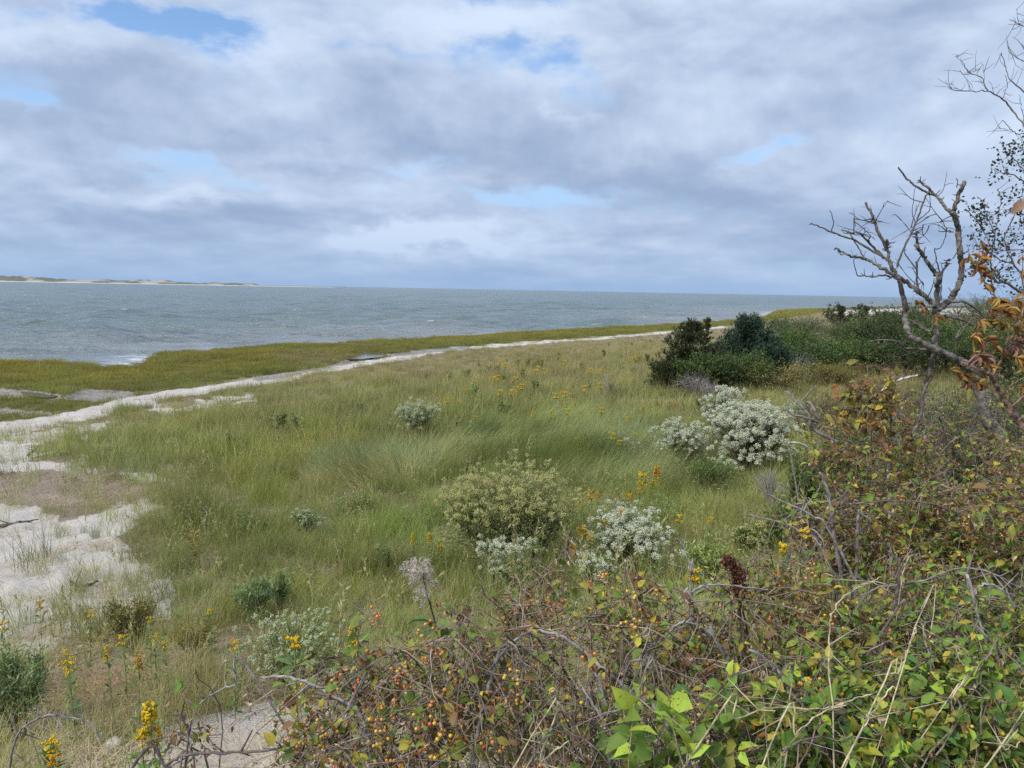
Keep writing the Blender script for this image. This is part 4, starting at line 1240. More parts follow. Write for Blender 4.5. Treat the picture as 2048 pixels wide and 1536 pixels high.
CED1 = [((.045, .060, .026), 3), ((.070, .080, .034), 2), ((.10, .09, .045), .7)]
CED2 = [((.038, .070, .046), 3), ((.058, .095, .060), 2), ((.085, .12, .07), .7)]
for (cx, top, bot, w, pal, lean, kw, lab) in [
    (1378, 630, 772, 92, CED1, -.03, dict(limbs=60, gap=.10), 'ragged dark cedar with a thin top, leftmost of the big cedars'),
    (1337, 728, 780, 56, CED1, -.05, dict(limbs=24, taper=.4), 'knee-high dark cedar at the left foot of the ragged cedar'),
    (1488, 622, 765, 100, CED2, .03, dict(limbs=80, taper=.62), 'blue green pointed cedar in the middle of the thicket front'),
    (1540, 672, 758, 76, CED2, .03, dict(limbs=50, taper=.6), 'low blue green cedar leaning on the pointed one'),
    (1413, 630, 662, 13, CED1, .05, dict(limbs=16, taper=.3), 'tiny lone cedar by the far marsh edge'),
    (1676, 606, 655, 56, CED1, .12, dict(limbs=40), 'wind-bent dark cedar before the far white sand'),
    (1722, 606, 655, 40, CED1, .14, dict(limbs=26, taper=.4), 'thin feathery cedar right of the far white sand'),
    (1770, 620, 680, 90, CED1, .05, dict(limbs=44), 'dark spreading cedar above the pale flowering shrub'),
    (1430, 688, 762, 66, CED2, .02, dict(limbs=50, taper=.5), 'stocky blue green cedar between the ragged and the pointed cedar'),
]:
    b, W, H = by_px(cx, top + (bot - top) * .12, bot, w * 1.15)
    cedar(lab, b, H, W, int(cx) + 1, pal, lean, **kw)


# --- the dead tree, limb by limb ------------------------------------
def z2(p): return (1536 + p[0] / 3, 400 + p[1] / 3)


def traced(mb, pts, r0, r1, D, col, g, per=5, sides=8, wob=.004, droop=None, dep=.25):
    """a limb along the points the photo gives; it also runs a little nearer and farther as real limbs do"""
    n = len(pts)
    dd = np.cumsum(g.normal(size=n)) * dep * .12 if np.isscalar(D) else np.zeros(n)
    Ds = (np.full(n, D) + dd - dd[0] * 0) if np.isscalar(D) else np.asarray(D, float)
    P = np.array([at(*z2(p), d_) for p, d_ in zip(pts, Ds)])
    P = smooth_path(P, per)
    rr = np.linspace(r0, r1, len(P)) / 3 / F * Ds.mean()
    rr = rr * (1 + g.normal(size=len(P)) * .07)
    P = P + g.normal(size=P.shape) * wob
    tube(mb, P, rr, col, sides)
    return P, Ds


def knots(mb, P, r, n, g, col):
    for k in range(n):
        i = g.integers(2, len(P) - 1); d_ = rand_dirs(1, g)[0]
        L = r * g.uniform(1.4, 4)
        tube(mb, np.array([P[i], P[i] + d_ * L * .5, P[i] + d_ * L + [0, 0, .3 * L]]), np.array([r * .28, r * .2, r * .1]) + .0008, col, 4)


g = np.random.default_rng(900)
DT = 5.0
ft = at(*z2((1440, 1560)), DT); foot = np.array([ft[0], ft[1], float(height(ft[0], ft[1]))])
dead = empty('dead_tree', foot, 'bare grey lichen-spotted dead tree with forked broken limbs', 'tree')
tr = MB(); lb = MB(); tw = MB()
GB_ = (.125, .108, .09); GL = (.20, .18, .155); GD = (.07, .058, .048)
low = [(1440, 1560), (1370, 1400), (1310, 1310), (1275, 1200), (1250, 1090), (1225, 1020), (1170, 975)]
P, _ = traced(tr, low, 38, 23, DT, GB_, g, 6, 10)
tube(tr, np.array([foot - [0, 0, .1], (foot + P[0]) / 2 + [.02, 0, 0], P[0]]), np.array([.056, .048, .043]), GB_, 10)
knots(tr, P, .035, 14, g, GB_)
trk = tr.build('trunk', M_BARK, dead, foot, True)
limbs_ = [
    ([(1200, 995), (1120, 950), (1040, 915), (960, 870), (880, 830), (845, 800), (830, 740), (825, 690), (810, 580), (790, 490), (775, 455)], 32, 17, 5.0, GB_),
    ([(785, 470), (742, 400), (724, 340), (714, 280), (711, 236)], 17, 9, 5.0, GB_),
    ([(765, 468), (690, 410), (640, 385), (580, 355), (500, 335), (440, 310), (405, 284)], 15, 6, 5.02, GB_),
    ([(770, 466), (700, 450), (620, 455), (540, 455)], 9, 5, 5.03, GL),
    ([(1005, 960), (1003, 860), (1006, 780), (1000, 700), (1008, 640)], 21, 24, 5.08, GB_),
    ([(930, 1160), (950, 1090), (975, 1000), (1003, 900)], 17, 21, 5.1, GD),
    ([(1006, 650), (970, 600), (900, 550), (850, 505), (795, 466)], 21, 15, 5.04, GB_),
    ([(1008, 650), (1015, 560), (1020, 470), (1000, 430), (960, 380), (930, 330), (900, 290), (884, 268)], 21, 12, 5.1, GB_),
    ([(900, 292), (896, 240), (889, 188)], 11, 8, 5.1, GD),
    ([(1020, 460), (1055, 420), (1075, 370), (1090, 354)], 10, 6, 5.1, GD),
    ([(1008, 668), (1060, 625), (1100, 590), (1135, 530), (1156, 470), (1160, 380), (1150, 300), (1140, 200), (1130, 120), (1108, 78)], 25, 21, 5.1, GB_),
    ([(1112, 90), (1130, 30), (1146, -25), (1162, -72), (1184, -112)], 19, 15, 5.1, GB_),
    ([(1112, 85), (1085, 60), (1040, 10), (1000, -32), (960, -70), (925, -105), (904, -115)], 14, 8, 5.1, GB_),
]
for pts, r0, r1, D_, c_ in limbs_:
    q = MB(); P, _ = traced(q, pts, r0 * .72, r1 * .72, D_, c_, g, 6, 9)
    knots(q, P, .012, 12, g, c_)
    q.build('limb', M_BARK, dead, foot, True)
thin = [
    ([(718, 365), (660, 310), (600, 250), (550, 195)], 8, 5), ([(582, 352), (540, 280), (500, 215), (480, 178)], 5, 2.5), ([(698, 345), (600, 290), (520, 240), (440, 215), (380, 190), (310, 160), (265, 145), (246, 150)], 7, 3),
    ([(378, 188), (392, 130), (376, 68)], 3.4, 2), ([(714, 300), (692, 250), (655, 180), (640, 130), (620, 80), (584, 18)], 10, 7), ([(772, 405), (800, 320), (850, 220), (890, 130), (925, 40), (945, -20), (968, -50)], 7, 4),
    ([(890, 130), (940, 90), (975, 50), (970, -30)], 3, 2), ([(885, 135), (866, 60), (885, -80)], 2.6, 1.6), ([(990, -32), (940, -50), (880, -90), (830, -130), (800, -170), (784, -196)], 7, 4),
    ([(898, 545), (895, 480), (890, 370)], 7, 5), ([(890, 372), (930, 320), (945, 280)], 4, 3), ([(886, 412), (850, 360), (820, 320), (826, 296)], 4, 2.5), ([(1032, 440), (1010, 350), (1000, 285)], 4, 3),
    ([(1004, 300), (1040, 280), (1062, 222)], 3, 2), ([(1100, 612), (1170, 610), (1230, 640), (1285, 690)], 10, 6), ([(1060, 695), (1150, 715), (1240, 755)], 10, 6), ([(862, 728), (920, 765), (970, 790)], 11, 8),
    ([(1000, 900), (900, 895), (820, 885), (770, 850), (700, 840), (600, 845)], 8, 4), ([(960, 1090), (930, 1170), (920, 1280), (880, 1380), (770, 1490)], 10, 7), ([(612, 262), (602, 240), (616, 218)], 5, 3),
    ([(716, 262), (740, 258), (762, 252)], 4, 2), ([(1110, 190), (1075, 185), (1050, 130)], 4, 2), ([(1100, 185), (1060, 190), (1020, 188)], 3, 2), ([(900, 545), (880, 520), (920, 545), (930, 580)], 5, 3), ([(1035, 600), (1040, 520), (1046, 440)], 4, 3),
    ([(960, 600), (985, 520), (1000, 470)], 3.4, 2), ([(1150, 700), (1160, 760), (1130, 830), (1230, 705)], 5, 3), ([(1130, -75), (1140, -110), (1130, -128)], 3, 2), ([(430, 300), (440, 330), (470, 318)], 3, 2), ([(520, 200), (470, 190), (440, 178)], 4, 2),
    ([(1180, 985), (1240, 940), (1290, 900), (1330, 840)], 5, 2.5), ([(640, 130), (655, 120), (610, 118)], 2.4, 1.6), ([(560, 218), (530, 195), (470, 202), (440, 176)], 3.4, 2),
]
for pts, r0, r1 in thin:
    q = MB(); traced(q, pts, r0, r1, 5.0 + g.normal() * .05, GD if r0 < 5 else GB_, g, 5, 6, .002)
    q.build('twig', M_TWIG, dead, foot, True)

for k in range(46):                                             # the finest spurs
    o = dead.children[int(g.integers(1, len(dead.children)))]
    nv = len(o.data.vertices); i = int(g.integers(0, nv)); a0 = np.array(o.data.vertices[i].co) + np.array(foot)
    if a0[2] < CAM[2] - .75: continue
    d_ = unit(rand_dirs(1, g)[0] * [1, .8, .8] + [-.1, 0, .25]); L = g.uniform(.06, .26)
    p = smooth_path(np.array([a0, a0 + d_ * L * .45 + g.normal(size=3) * .018, a0 + d_ * L + g.normal(size=3) * .02]), 4)
    q = MB(); tube(q, p, np.linspace(.0035, .0012, len(p)), GD, 5)
    if L > .14:
        e = p[5] + unit(d_ + rand_dirs(1, g)[0] * .8) * L * .4; tube(q, np.array([p[5], (p[5] + e) / 2 + [0, 0, .008], e]), np.array([.0022, .0016, .001]), GD, 4)
    q.build('twig', M_TWIG, o if o.name.startswith(('limb', 'trunk')) else dead, foot, True)

# a fallen grey branch and sticks in front of it
g = np.random.default_rng(911)


def stick(name, label, cat, lines, D, col, group=None, dep=.25, sides=7, wob=.002, mat=None):
    P0 = at(*z2(lines[0][0][0]), D)
    gz_ = float(height(P0[0], P0[1]))
    root = empty(name, (P0[0], P0[1], gz_), label, cat, group)
    m_ = MB()
    for k, (pts, r0, r1) in enumerate(lines):
        P, _ = traced(m_, pts, r0, r1, D + (0 if k == 0 else g.normal() * .03), col, g, 6, sides, wob, dep=dep)
        if k == 0:
            P0 = P[0]
            tube(m_, np.array([[P0[0] + .45, P0[1] + .5, gz_ - .05], [P0[0] + .16, P0[1] + .16, gz_ * .35 + P0[2] * .65], P0]), np.array([1.05, 1.0, 1]) * r0 / 3 / F * D, col, sides)
    m_.build('branch', mat or M_TWIG, root, (root.location.x, root.location.y, root.location.z), True)
    return root


stick('dead_branch', 'grey forked dead branch rising right of the largest white bush', 'branch',
      [([(400, 1450), (320, 1405), (260, 1365), (248, 1300), (190, 1230), (108, 1155)], 13, 6), ([(300, 1335), (240, 1310), (125, 1275), (128, 1200)], 8, 5), ([(300, 1330), (285, 1280), (262, 1230), (240, 1212)], 10, 7),
       ([(205, 1205), (250, 1150), (288, 1114)], 6, 4), ([(310, 1400), (330, 1360), (390, 1375)], 6, 4), ([(150, 1185), (120, 1150), (96, 1150)], 5, 3)], 6.2, (.20, .185, .165))
stick('dead_branch', 'bleached white stick poking up left of the dead tree', 'branch', [([(690, 1140), (760, 1090), (840, 1065), (897, 1050)], 9, 5)], 4.6, (.46, .43, .39))
stick('dead_branch', 'curved pale cane in front of the fallen grey branch', 'branch', [([(125, 1455), (190, 1460), (240, 1490), (275, 1540)], 6, 8)][::1], 5.4, (.33, .31, .28))

# ------------------------------------------------------------------ berry vines on the bank
VL_GREEN = ((0.150, 0.230, 0.040), 3); VL_DEEP = ((0.091, 0.175, 0.042), 2); VL_LIME = ((0.330, 0.440, 0.055), 2); VL_YEL = ((0.42, 0.35, 0.05), 1)
VL_OLV = ((0.266, 0.252, 0.049), 2); VL_BRN = ((.19, .115, .055), 2); VL_TAN = ((0.504, 0.350, 0.238), 1); VL_RUS = ((.27, .13, .045), 1); VL_BLUE = ((0.140, 0.224, 0.119), 1)
B_GOLD = ((.55, .33, .04), 3); B_OR = ((.62, .22, .025), 2); B_RED = ((0.600, 0.105, 0.035), 1)


def vine(name, label, cat, top, base, rad, seed, leaf_pal, n_leaf=260, leaf=.052, dead_share=.25, canes=8, shoots=60, berries=10, berry_pal=(B_GOLD, B_OR), per_cluster=(4, 9),
         cane_r=.0055, group='berry vines on the bank', dead_pal=(VL_BRN, VL_TAN, VL_RUS), squash=.62, twigc=(.15, .115, .10), curl=True, droop=.3, berry_r=.0039, extra_twigs=0):
    g = np.random.default_rng(seed)
    base = np.asarray(base, float); top = np.asarray(top, float)
    root = empty(name, base, label, cat, group)
    c = top - np.array([0, 0, rad * squash])
    wood = MB(); pts = []; tan = []
    for k in range(canes):
        e = c + rand_dirs(1, g)[0] * rad * np.array([1, 1, squash]) * g.uniform(.55, 1.05)
        b0 = base + np.r_[g.normal(size=2) * rad * .35, 0]; b0[2] = float(height(b0[0], b0[1])) - .04
        hgt = max(e[2] - b0[2], .2)
        m1 = b0 + np.array([g.normal() * .12, g.normal() * .12, hgt * g.uniform(.6, 1.0)])
        m2 = e + np.array([*(b0 - e)[:2] * .35, hgt * g.uniform(.05, .35)]) + g.normal(size=3) * .08
        p = bez(b0, m1, m2, e, 16)
        p[1:] += np.cumsum(g.normal(size=(15, 3)) * .010, 0)
        r_ = cane_r * g.uniform(.5, 1.3)
        pale = g.uniform(.8, 1.9) if g.uniform() < .5 else g.uniform(.6, 1.1)
        tube(wood, p, np.linspace(r_, r_ * .3, 16), np.array(twigc) * pale, 6)
        pts.append(p[6:]); tan.append(unit(np.gradient(p, axis=0))[6:])
    pts = np.vstack(pts); tan = np.vstack(tan)
    ends = []
    for k in range(shoots):
        i = g.integers(0, len(pts)); o_ = pts[i]
        tgt = c + rand_dirs(1, g)[0] * rad * np.array([1, 1, squash]) * g.uniform(.4, 1.1)
        d_ = unit(unit(tgt - o_) + rand_dirs(1, g)[0] * .55 + [0, 0, .25])
        L = min(np.linalg.norm(tgt - o_) + .04, g.uniform(.12, .42))
        t = np.linspace(0, 1, 7)[:, None]
        p = o_ + d_ * L * t + np.array([0, 0, -droop * L]) * t ** 2.2 + np.cumsum(g.normal(size=(7, 3)) * .006, 0)
        tube(wood, p, np.linspace(.0018, .0007, 7) * g.uniform(.7, 1.2), np.array(twigc) * g.uniform(.7, 1.6), 4)
        ends.append(p)
    ends = np.array(ends)
    for k in range(extra_twigs):                                   # bare tangled twiglets
        i = g.integers(0, len(ends)); j = g.integers(1, 6); o_ = ends[i, j]
        d_ = rand_dirs(1, g)[0]; L = g.uniform(.06, .2)
        p = np.array([o_, o_ + d_ * L * .5 + g.normal(size=3) * .012, o_ + d_ * L + [0, 0, -.02]])
        tube(wood, p, np.array([.0009, .0007, .0005]), np.array(twigc) * g.uniform(.8, 1.9), 3)
    stem_o = wood.build('vine_stem', M_TWIG, root, base, True)
    nd = int(n_leaf * dead_share); nl = n_leaf - nd
    def spots(n):
        i = g.integers(0, len(ends), n); j = g.integers(1, 7, n)
        return ends[i, j] + g.normal(size=(n, 3)) * .004, unit(ends[i, j] - ends[i, j - 1])
    if nl:
        lf = MB(); P, t_ = spots(nl)
        out = unit(P - c)
        ax = unit(t_ * .3 + rand_dirs(nl, g) * .8 + out * .35 + [0, 0, -.12])
        nrm = rand_dirs(nl, g) * .75 + [0, -.35, .9]
        s = leaf * np.clip(g.normal(.9, .36, nl), .35, 1.9)
        place(lf, LEAF_V, LEAF_T, P, ax, nrm, s, pick(leaf_pal, nl, g, .22), W=s * g.uniform(.8, 1.15, nl))
        lf.build('foliage', M_VINELEAF, root, base, True)
    if nd:
        lf = MB(); P, t_ = spots(nd)
        ax = unit(rand_dirs(nd, g) * .7 + [0, 0, -.6])
        s = leaf * g.uniform(.5, 1.05, nd)
        place(lf, CURL_V, LEAF_T, P, ax, rand_dirs(nd, g), s, pick(dead_pal, nd, g, .3))
        lf.build('withered_foliage', M_DEADLEAF, root, base, True)
    for k in range(berries):
        i = g.integers(0, len(ends)); j = g.integers(2, 7); o_ = ends[i, j]
        n = g.integers(*per_cluster); m_ = MB()
        P = o_ + g.normal(size=(n, 3)) * np.array([.011, .011, .012]) + [0, 0, -.006]
        for q in P: tube(m_, np.array([o_, (o_ + q) / 2 + [0, 0, .002], q]), np.array([.0006, .0005, .0005]), (.2, .13, .06), 3)
        main = pick(berry_pal, 1, g, .1)[0]
        cl = np.where(g.uniform(size=(n, 1)) < .7, main, pick(berry_pal, n, g, .15))
        place(m_, BALL_V, BALL_T, P, rand_dirs(n, g), rand_dirs(n, g), berry_r * g.uniform(.8, 1.2, n), cl)
        m_.build('berry_cluster', M_BERRY, stem_o, base, True)
    return root


ORB = (B_GOLD, B_OR, B_RED); RED = (B_OR, B_RED)
MIXA = [VL_GREEN, VL_OLV, VL_YEL, VL_BRN]; MIXB = [VL_OLV, VL_YEL, VL_BRN, VL_GREEN]; LIME = [VL_LIME, VL_GREEN]; DEEP = [VL_DEEP, VL_GREEN, VL_OLV]; MIXG = [VL_GREEN, VL_GREEN, VL_DEEP, VL_LIME, VL_OLV, VL_YEL]
FR = [  # photo x, y of the crown's top, distance, spread (photo px), leaves, options, label
    (345, 1425, 1.75, 95, MIXB, dict(n_leaf=26, dead_share=.7, canes=4, shoots=12, berries=1, leaf=.05), 'sparse vine with curled brown leaves over the pale gravel'),
    (560, 1375, 1.75, 120, MIXB, dict(n_leaf=46, dead_share=.7, canes=6, shoots=30, berries=4, extra_twigs=30), 'nearly bare vine with curled leaves left of the fluffy seed head'),
    (720, 1300, 1.6, 120, MIXB, dict(n_leaf=70, dead_share=.55, canes=6, shoots=44, berries=9, berry_pal=ORB, extra_twigs=50), 'berry vine with orange and yellow clusters below the pale flowering bush'),
    (640, 1430, 1.45, 130, MIXA, dict(n_leaf=60, dead_share=.45, canes=7, shoots=44, berries=8, berry_pal=(B_GOLD, B_OR), extra_twigs=60), 'thin berry vine over grey twigs at the bottom, left of the orange berries'),
    (860, 1300, 1.5, 120, MIXB, dict(n_leaf=110, dead_share=.55, canes=7, shoots=60, berries=14, berry_pal=ORB, extra_twigs=50), 'berry vine full of orange red clusters around the fluffy seed head stem'),
    (860, 1420, 1.35, 130, MIXA, dict(n_leaf=100, dead_share=.4, canes=7, shoots=60, berries=14, berry_pal=ORB, extra_twigs=60), 'low berry vine thick with orange clusters at the bottom border'),
    (1000, 1215, 1.8, 130, MIXB, dict(n_leaf=150, dead_share=.6, canes=8, shoots=70, berries=8, berry_pal=ORB, extra_twigs=60), 'reddish brown vine along the thicket rim behind the seed head'),
    (1010, 1360, 1.45, 130, MIXB, dict(n_leaf=110, dead_share=.5, canes=8, shoots=60, berries=13, berry_pal=(B_GOLD, B_OR), extra_twigs=60), 'vine with many golden berries between the crossing grey canes'),
    (1120, 1165, 2.0, 120, MIXB, dict(n_leaf=130, dead_share=.7, canes=7, shoots=60, berries=8, berry_pal=RED, extra_twigs=50), 'browned vine with red berries in front of the white bushes'),
    (1270, 1185, 1.7, 120, MIXA, dict(n_leaf=130, dead_share=.4, canes=8, shoots=60, berries=14, extra_twigs=40), 'vine with a bright yellow berry bunch below the wide white bush'),
    (1200, 1300, 1.55, 140, MIXB, dict(n_leaf=90, dead_share=.55, canes=10, shoots=70, berries=7, cane_r=.008, extra_twigs=90), 'tangle of pale grey vine canes with few leaves'),
    (1420, 1215, 1.85, 130, MIXB, dict(n_leaf=140, dead_share=.6, canes=9, shoots=60, berries=6, berry_pal=ORB, cane_r=.008, extra_twigs=60), 'brown leaved vine around the rusty dock spike'),
    (1390, 1330, 1.6, 150, MIXA, dict(n_leaf=130, dead_share=.4, canes=9, shoots=70, berries=5, cane_r=.008, extra_twigs=80), 'looping grey vine canes with scattered olive leaves'),
    (1345, 1440, 1.28, 130, LIME, dict(n_leaf=75, dead_share=.03, canes=5, shoots=26, berries=0, leaf=.062), 'sprig of large lime green leaves at the bottom border'),
    (1200, 1440, 1.4, 130, MIXG, dict(n_leaf=90, dead_share=.3, canes=7, shoots=60, berries=3, extra_twigs=60), 'green and grey vine left of the lime green sprig'),
    (1560, 1130, 2.3, 120, MIXB, dict(n_leaf=190, dead_share=.5, canes=8, shoots=80, berries=6, berry_pal=ORB, extra_twigs=40), 'brown and olive vine at the upper left of the thicket'),
    (1530, 1290, 1.7, 140, MIXA, dict(n_leaf=170, dead_share=.4, canes=8, shoots=70, berries=8, extra_twigs=50), 'vine with yellow brown leaves right of the looping canes'),
    (1480, 1420, 1.35, 140, MIXG, dict(n_leaf=150, dead_share=.12, canes=6, shoots=60, berries=4, leaf=.058), 'yellow green vine leaves right of the lime sprig'),
    (1680, 1190, 2.0, 150, MIXA, dict(n_leaf=260, dead_share=.35, canes=8, shoots=90, berries=12), 'dense olive vine with golden berries below the dead tree'),
    (1660, 1320, 1.55, 150, MIXG, dict(n_leaf=230, dead_share=.15, canes=7, shoots=80, berries=12), 'leafy green vine with golden berry bunches and a bent straw stalk'),
    (1620, 1440, 1.3, 150, MIXG, dict(n_leaf=190, dead_share=.15, canes=7, shoots=70, berries=4, leaf=.06), 'broad leaved green vine at the bottom beside pale canes'),
    (1810, 1180, 2.1, 150, MIXA, dict(n_leaf=270, dead_share=.35, canes=8, shoots=90, berries=8), 'olive and brown vine in the middle of the thicket'),
    (1800, 1320, 1.55, 150, DEEP + [VL_OLV], dict(n_leaf=260, dead_share=.12, canes=7, shoots=80, berries=6), 'deep green vine behind the bent straw stalk'),
    (1790, 1440, 1.3, 150, MIXG, dict(n_leaf=210, dead_share=.15, canes=7, shoots=70, berries=3, leaf=.06), 'mixed green vine at the bottom with reddish stems'),
    (1940, 1170, 2.0, 150, MIXG, dict(n_leaf=280, dead_share=.3, canes=8, shoots=90, berries=9, berry_pal=ORB), 'green vine with yellow and red berries near the right border'),
    (1960, 1300, 1.5, 150, MIXG, dict(n_leaf=250, dead_share=.12, canes=7, shoots=80, berries=16, per_cluster=(8, 14)), 'vine with a large golden berry bunch near the right border'),
    (1950, 1430, 1.3, 150, DEEP + [VL_LIME], dict(n_leaf=210, dead_share=.15, canes=7, shoots=70, berries=3, leaf=.062), 'dark green leafy vine in the bottom right corner'),
    (2060, 1230, 1.7, 150, MIXG, dict(n_leaf=230, dead_share=.15, canes=7, shoots=80, berries=10, berry_pal=ORB), 'green vine with orange berries cut by the right border'),
    (2070, 1390, 1.4, 150, DEEP, dict(n_leaf=200, dead_share=.1, canes=7, shoots=70, berries=4), 'dark vine leaves cut by the lower right border'),
    (1630, 1010, 3.1, 110, MIXB, dict(n_leaf=230, dead_share=.55, canes=9, shoots=90, berries=5, berry_pal=ORB, twigc=(.21, .18, .165), cane_r=.011), 'brown vine climbing grey stems at the left rim of the thicket'),
    (1720, 1000, 3.0, 130, MIXB, dict(n_leaf=300, dead_share=.5, canes=9, shoots=110, berries=6, berry_pal=ORB), 'russet and olive vine under the bleached stick'),
    (1700, 870, 3.6, 100, MIXB, dict(n_leaf=260, dead_share=.5, canes=8, shoots=90, berries=5, berry_pal=ORB), 'brown vine hanging left of the dead tree'),
    (1745, 735, 3.7, 78, [VL_OLV, VL_YEL, VL_BRN, VL_RUS], dict(n_leaf=170, dead_share=.35, canes=5, shoots=60, berries=2, squash=1.1, leaf=.065), 'tall vine spire of olive and yellow leaves left of the dead tree'),
    (1830, 1010, 2.9, 140, MIXB, dict(n_leaf=300, dead_share=.45, canes=9, shoots=110, berries=7, berry_pal=ORB), 'olive brown vine mat below the dead tree'),
    (1940, 1000, 2.8, 140, MIXA, dict(n_leaf=300, dead_share=.45, canes=9, shoots=110, berries=6, berry_pal=ORB), 'brown vine mat at the foot of the dead tree'),
    (2040, 1020, 2.6, 140, MIXA, dict(n_leaf=280, dead_share=.4, canes=9, shoots=100, berries=6, berry_pal=ORB), 'olive vine mat below the sumac at the right border'),
    (1850, 900, 3.9, 120, MIXB, dict(n_leaf=230, dead_share=.5, canes=8, shoots=90, berries=4, berry_pal=ORB, extra_twigs=50), 'thin brown vine around the dead tree foot'),
    (1990, 910, 3.4, 120, MIXB, dict(n_leaf=230, dead_share=.5, canes=8, shoots=90, berries=9, berry_pal=RED), 'vine with orange berry sprays below the sumac stem'),
    (1600, 1200, 2.3, 120, MIXB, dict(n_leaf=170, dead_share=.6, canes=9, shoots=70, berries=4, extra_twigs=70, twigc=(.2, .17, .155)), 'dry brown tangle left of the dense olive vine'),
    (1090, 1430, 1.35, 120, MIXB, dict(n_leaf=50, dead_share=.5, canes=7, shoots=50, berries=3, extra_twigs=80), 'bare twiggy vine at the bottom left of the green and grey vine'),
    (760, 1460, 1.35, 120, MIXA, dict(n_leaf=60, dead_share=.5, canes=6, shoots=44, berries=6, berry_pal=ORB, extra_twigs=50), 'thin vine with scattered red berries at the bottom border'),
    (1830, 790, 6.0, 110, MIXB, dict(n_leaf=150, dead_share=.5, canes=9, shoots=110, berries=3, extra_twigs=120, twigc=(.16, .14, .125), cane_r=.012), 'greyish twiggy scrub behind the curved light branch of the dead tree'),
    (1935, 770, 6.2, 120, MIXB, dict(n_leaf=170, dead_share=.5, canes=10, shoots=120, berries=3, extra_twigs=120, twigc=(.16, .14, .125), cane_r=.012), 'twiggy brown scrub filling the gap between dead tree trunk and sumac'),
    (2035, 745, 6.0, 120, MIXA, dict(n_leaf=190, dead_share=.4, canes=10, shoots=120, berries=3, extra_twigs=100, twigc=(.15, .13, .115), cane_r=.012), 'olive scrub behind the sumac at the right border'),
    (1800, 850, 5.0, 110, MIXB, dict(n_leaf=160, dead_share=.5, canes=9, shoots=110, berries=3, extra_twigs=120, twigc=(.16, .14, .125), cane_r=.011), 'brown scrub with bare twigs right of the tall vine spire'),
    (2020, 840, 4.6, 120, MIXA, dict(n_leaf=190, dead_share=.4, canes=9, shoots=110, berries=4, extra_twigs=90, cane_r=.01), 'leafy brown green scrub just below the sumac leaves'),
    (1650, 790, 8.5, 80, [VL_YEL, VL_OLV, VL_BRN], dict(n_leaf=120, dead_share=.4, canes=6, shoots=70, berries=1, extra_twigs=40), 'yellowing scrub behind the tall vine spire'),
]
for i, (x_, y_, D_, spx, pal, kw, lab) in enumerate(FR):
    top = at(x_, y_, D_); rad = spx / F * D_
    back = np.array([x_ / 2048 * .25, .30, 0]) * min(1, D_ / 2)
    bx, by = top[0] + back[0], top[1] + back[1]
    vine('berry_vine', lab, 'vine', top, (bx, by, float(height(bx, by))), rad, 1000 + i, pal, **{**kw, 'leaf': kw.get('leaf', .05) * (.74 if pal is LIME else .44 if D_ < 1.45 else .48 if D_ < 2.4 else .6), 'n_leaf': int(kw['n_leaf'] * (1.3 if pal is LIME else 4.4 if x_ > 1400 else 4.2)), 'extra_twigs': int(kw.get('extra_twigs', 0) * .8) + 20, 'dead_share': kw['dead_share'] * (.8 if pal is DEEP else 1.1), 'berries': int(kw['berries'] * (2.1 if x_ < 1150 else 1.5)), 'cane_r': kw.get('cane_r', .0055) * .66, 'canes': kw['canes'] if x_ > 1400 else max(3, int(kw['canes'] * .6)), 'shoots': kw['shoots'] if x_ > 1400 else int(kw['shoots'] * .85), 'twigc': kw.get('twigc', (.17, .13, .10))})

# ------------------------------------------------------------------ canes and straw that arch through the thicket
def arc(name, label, cat, pxs, Ds, r0, r1, col, group, mat=None, sides=7):
    P = np.array([at(px_, py_, d_) for (px_, py_), d_ in zip(pxs, Ds)])
    g = np.random.default_rng(len(label) * 7 + int(pxs[0][0]))
    gz_ = float(height(P[0][0], P[0][1]))
    if P[0][2] > gz_ + .02:
        d0 = P[0] - P[1]; d0 = d0 / np.linalg.norm(d0); d0[2] = min(d0[2], -.55)
        q0 = P[0] + d0 * (P[0][2] - gz_ + .1) / -d0[2] * 1.0
        q0[:2] = P[0][:2] + np.clip(q0[:2] - P[0][:2], -.5, .5)
        q0[2] = min(float(height(q0[0], q0[1])) - .05, P[0][2] - .05)
        P = np.vstack([q0, P])
    p = smooth_path(P, 7); p = p + g.normal(size=p.shape) * .0012
    root = empty(name, (p[0][0], p[0][1], gz_), label, cat, group)
    m_ = MB(); tube(m_, p, np.linspace(r0, r1, len(p)) * (.55 if name == 'straw_stalk' else .72) * (1 + g.normal(size=len(p)) * .10), col, sides)
    for k in range(int(len(p) / 5)):
        i = g.integers(3, len(p) - 1); d_ = rand_dirs(1, g)[0]; L = g.uniform(.02, .09)
        tube(m_, np.array([p[i], p[i] + d_ * L * .5, p[i] + d_ * L]), np.array([r1 * .6, r1 * .4, r1 * .2]) + .0004, np.array(col) * .8, 4)
    m_.build('cane', mat or M_TWIG, root, (p[0][0], p[0][1], gz_), True)


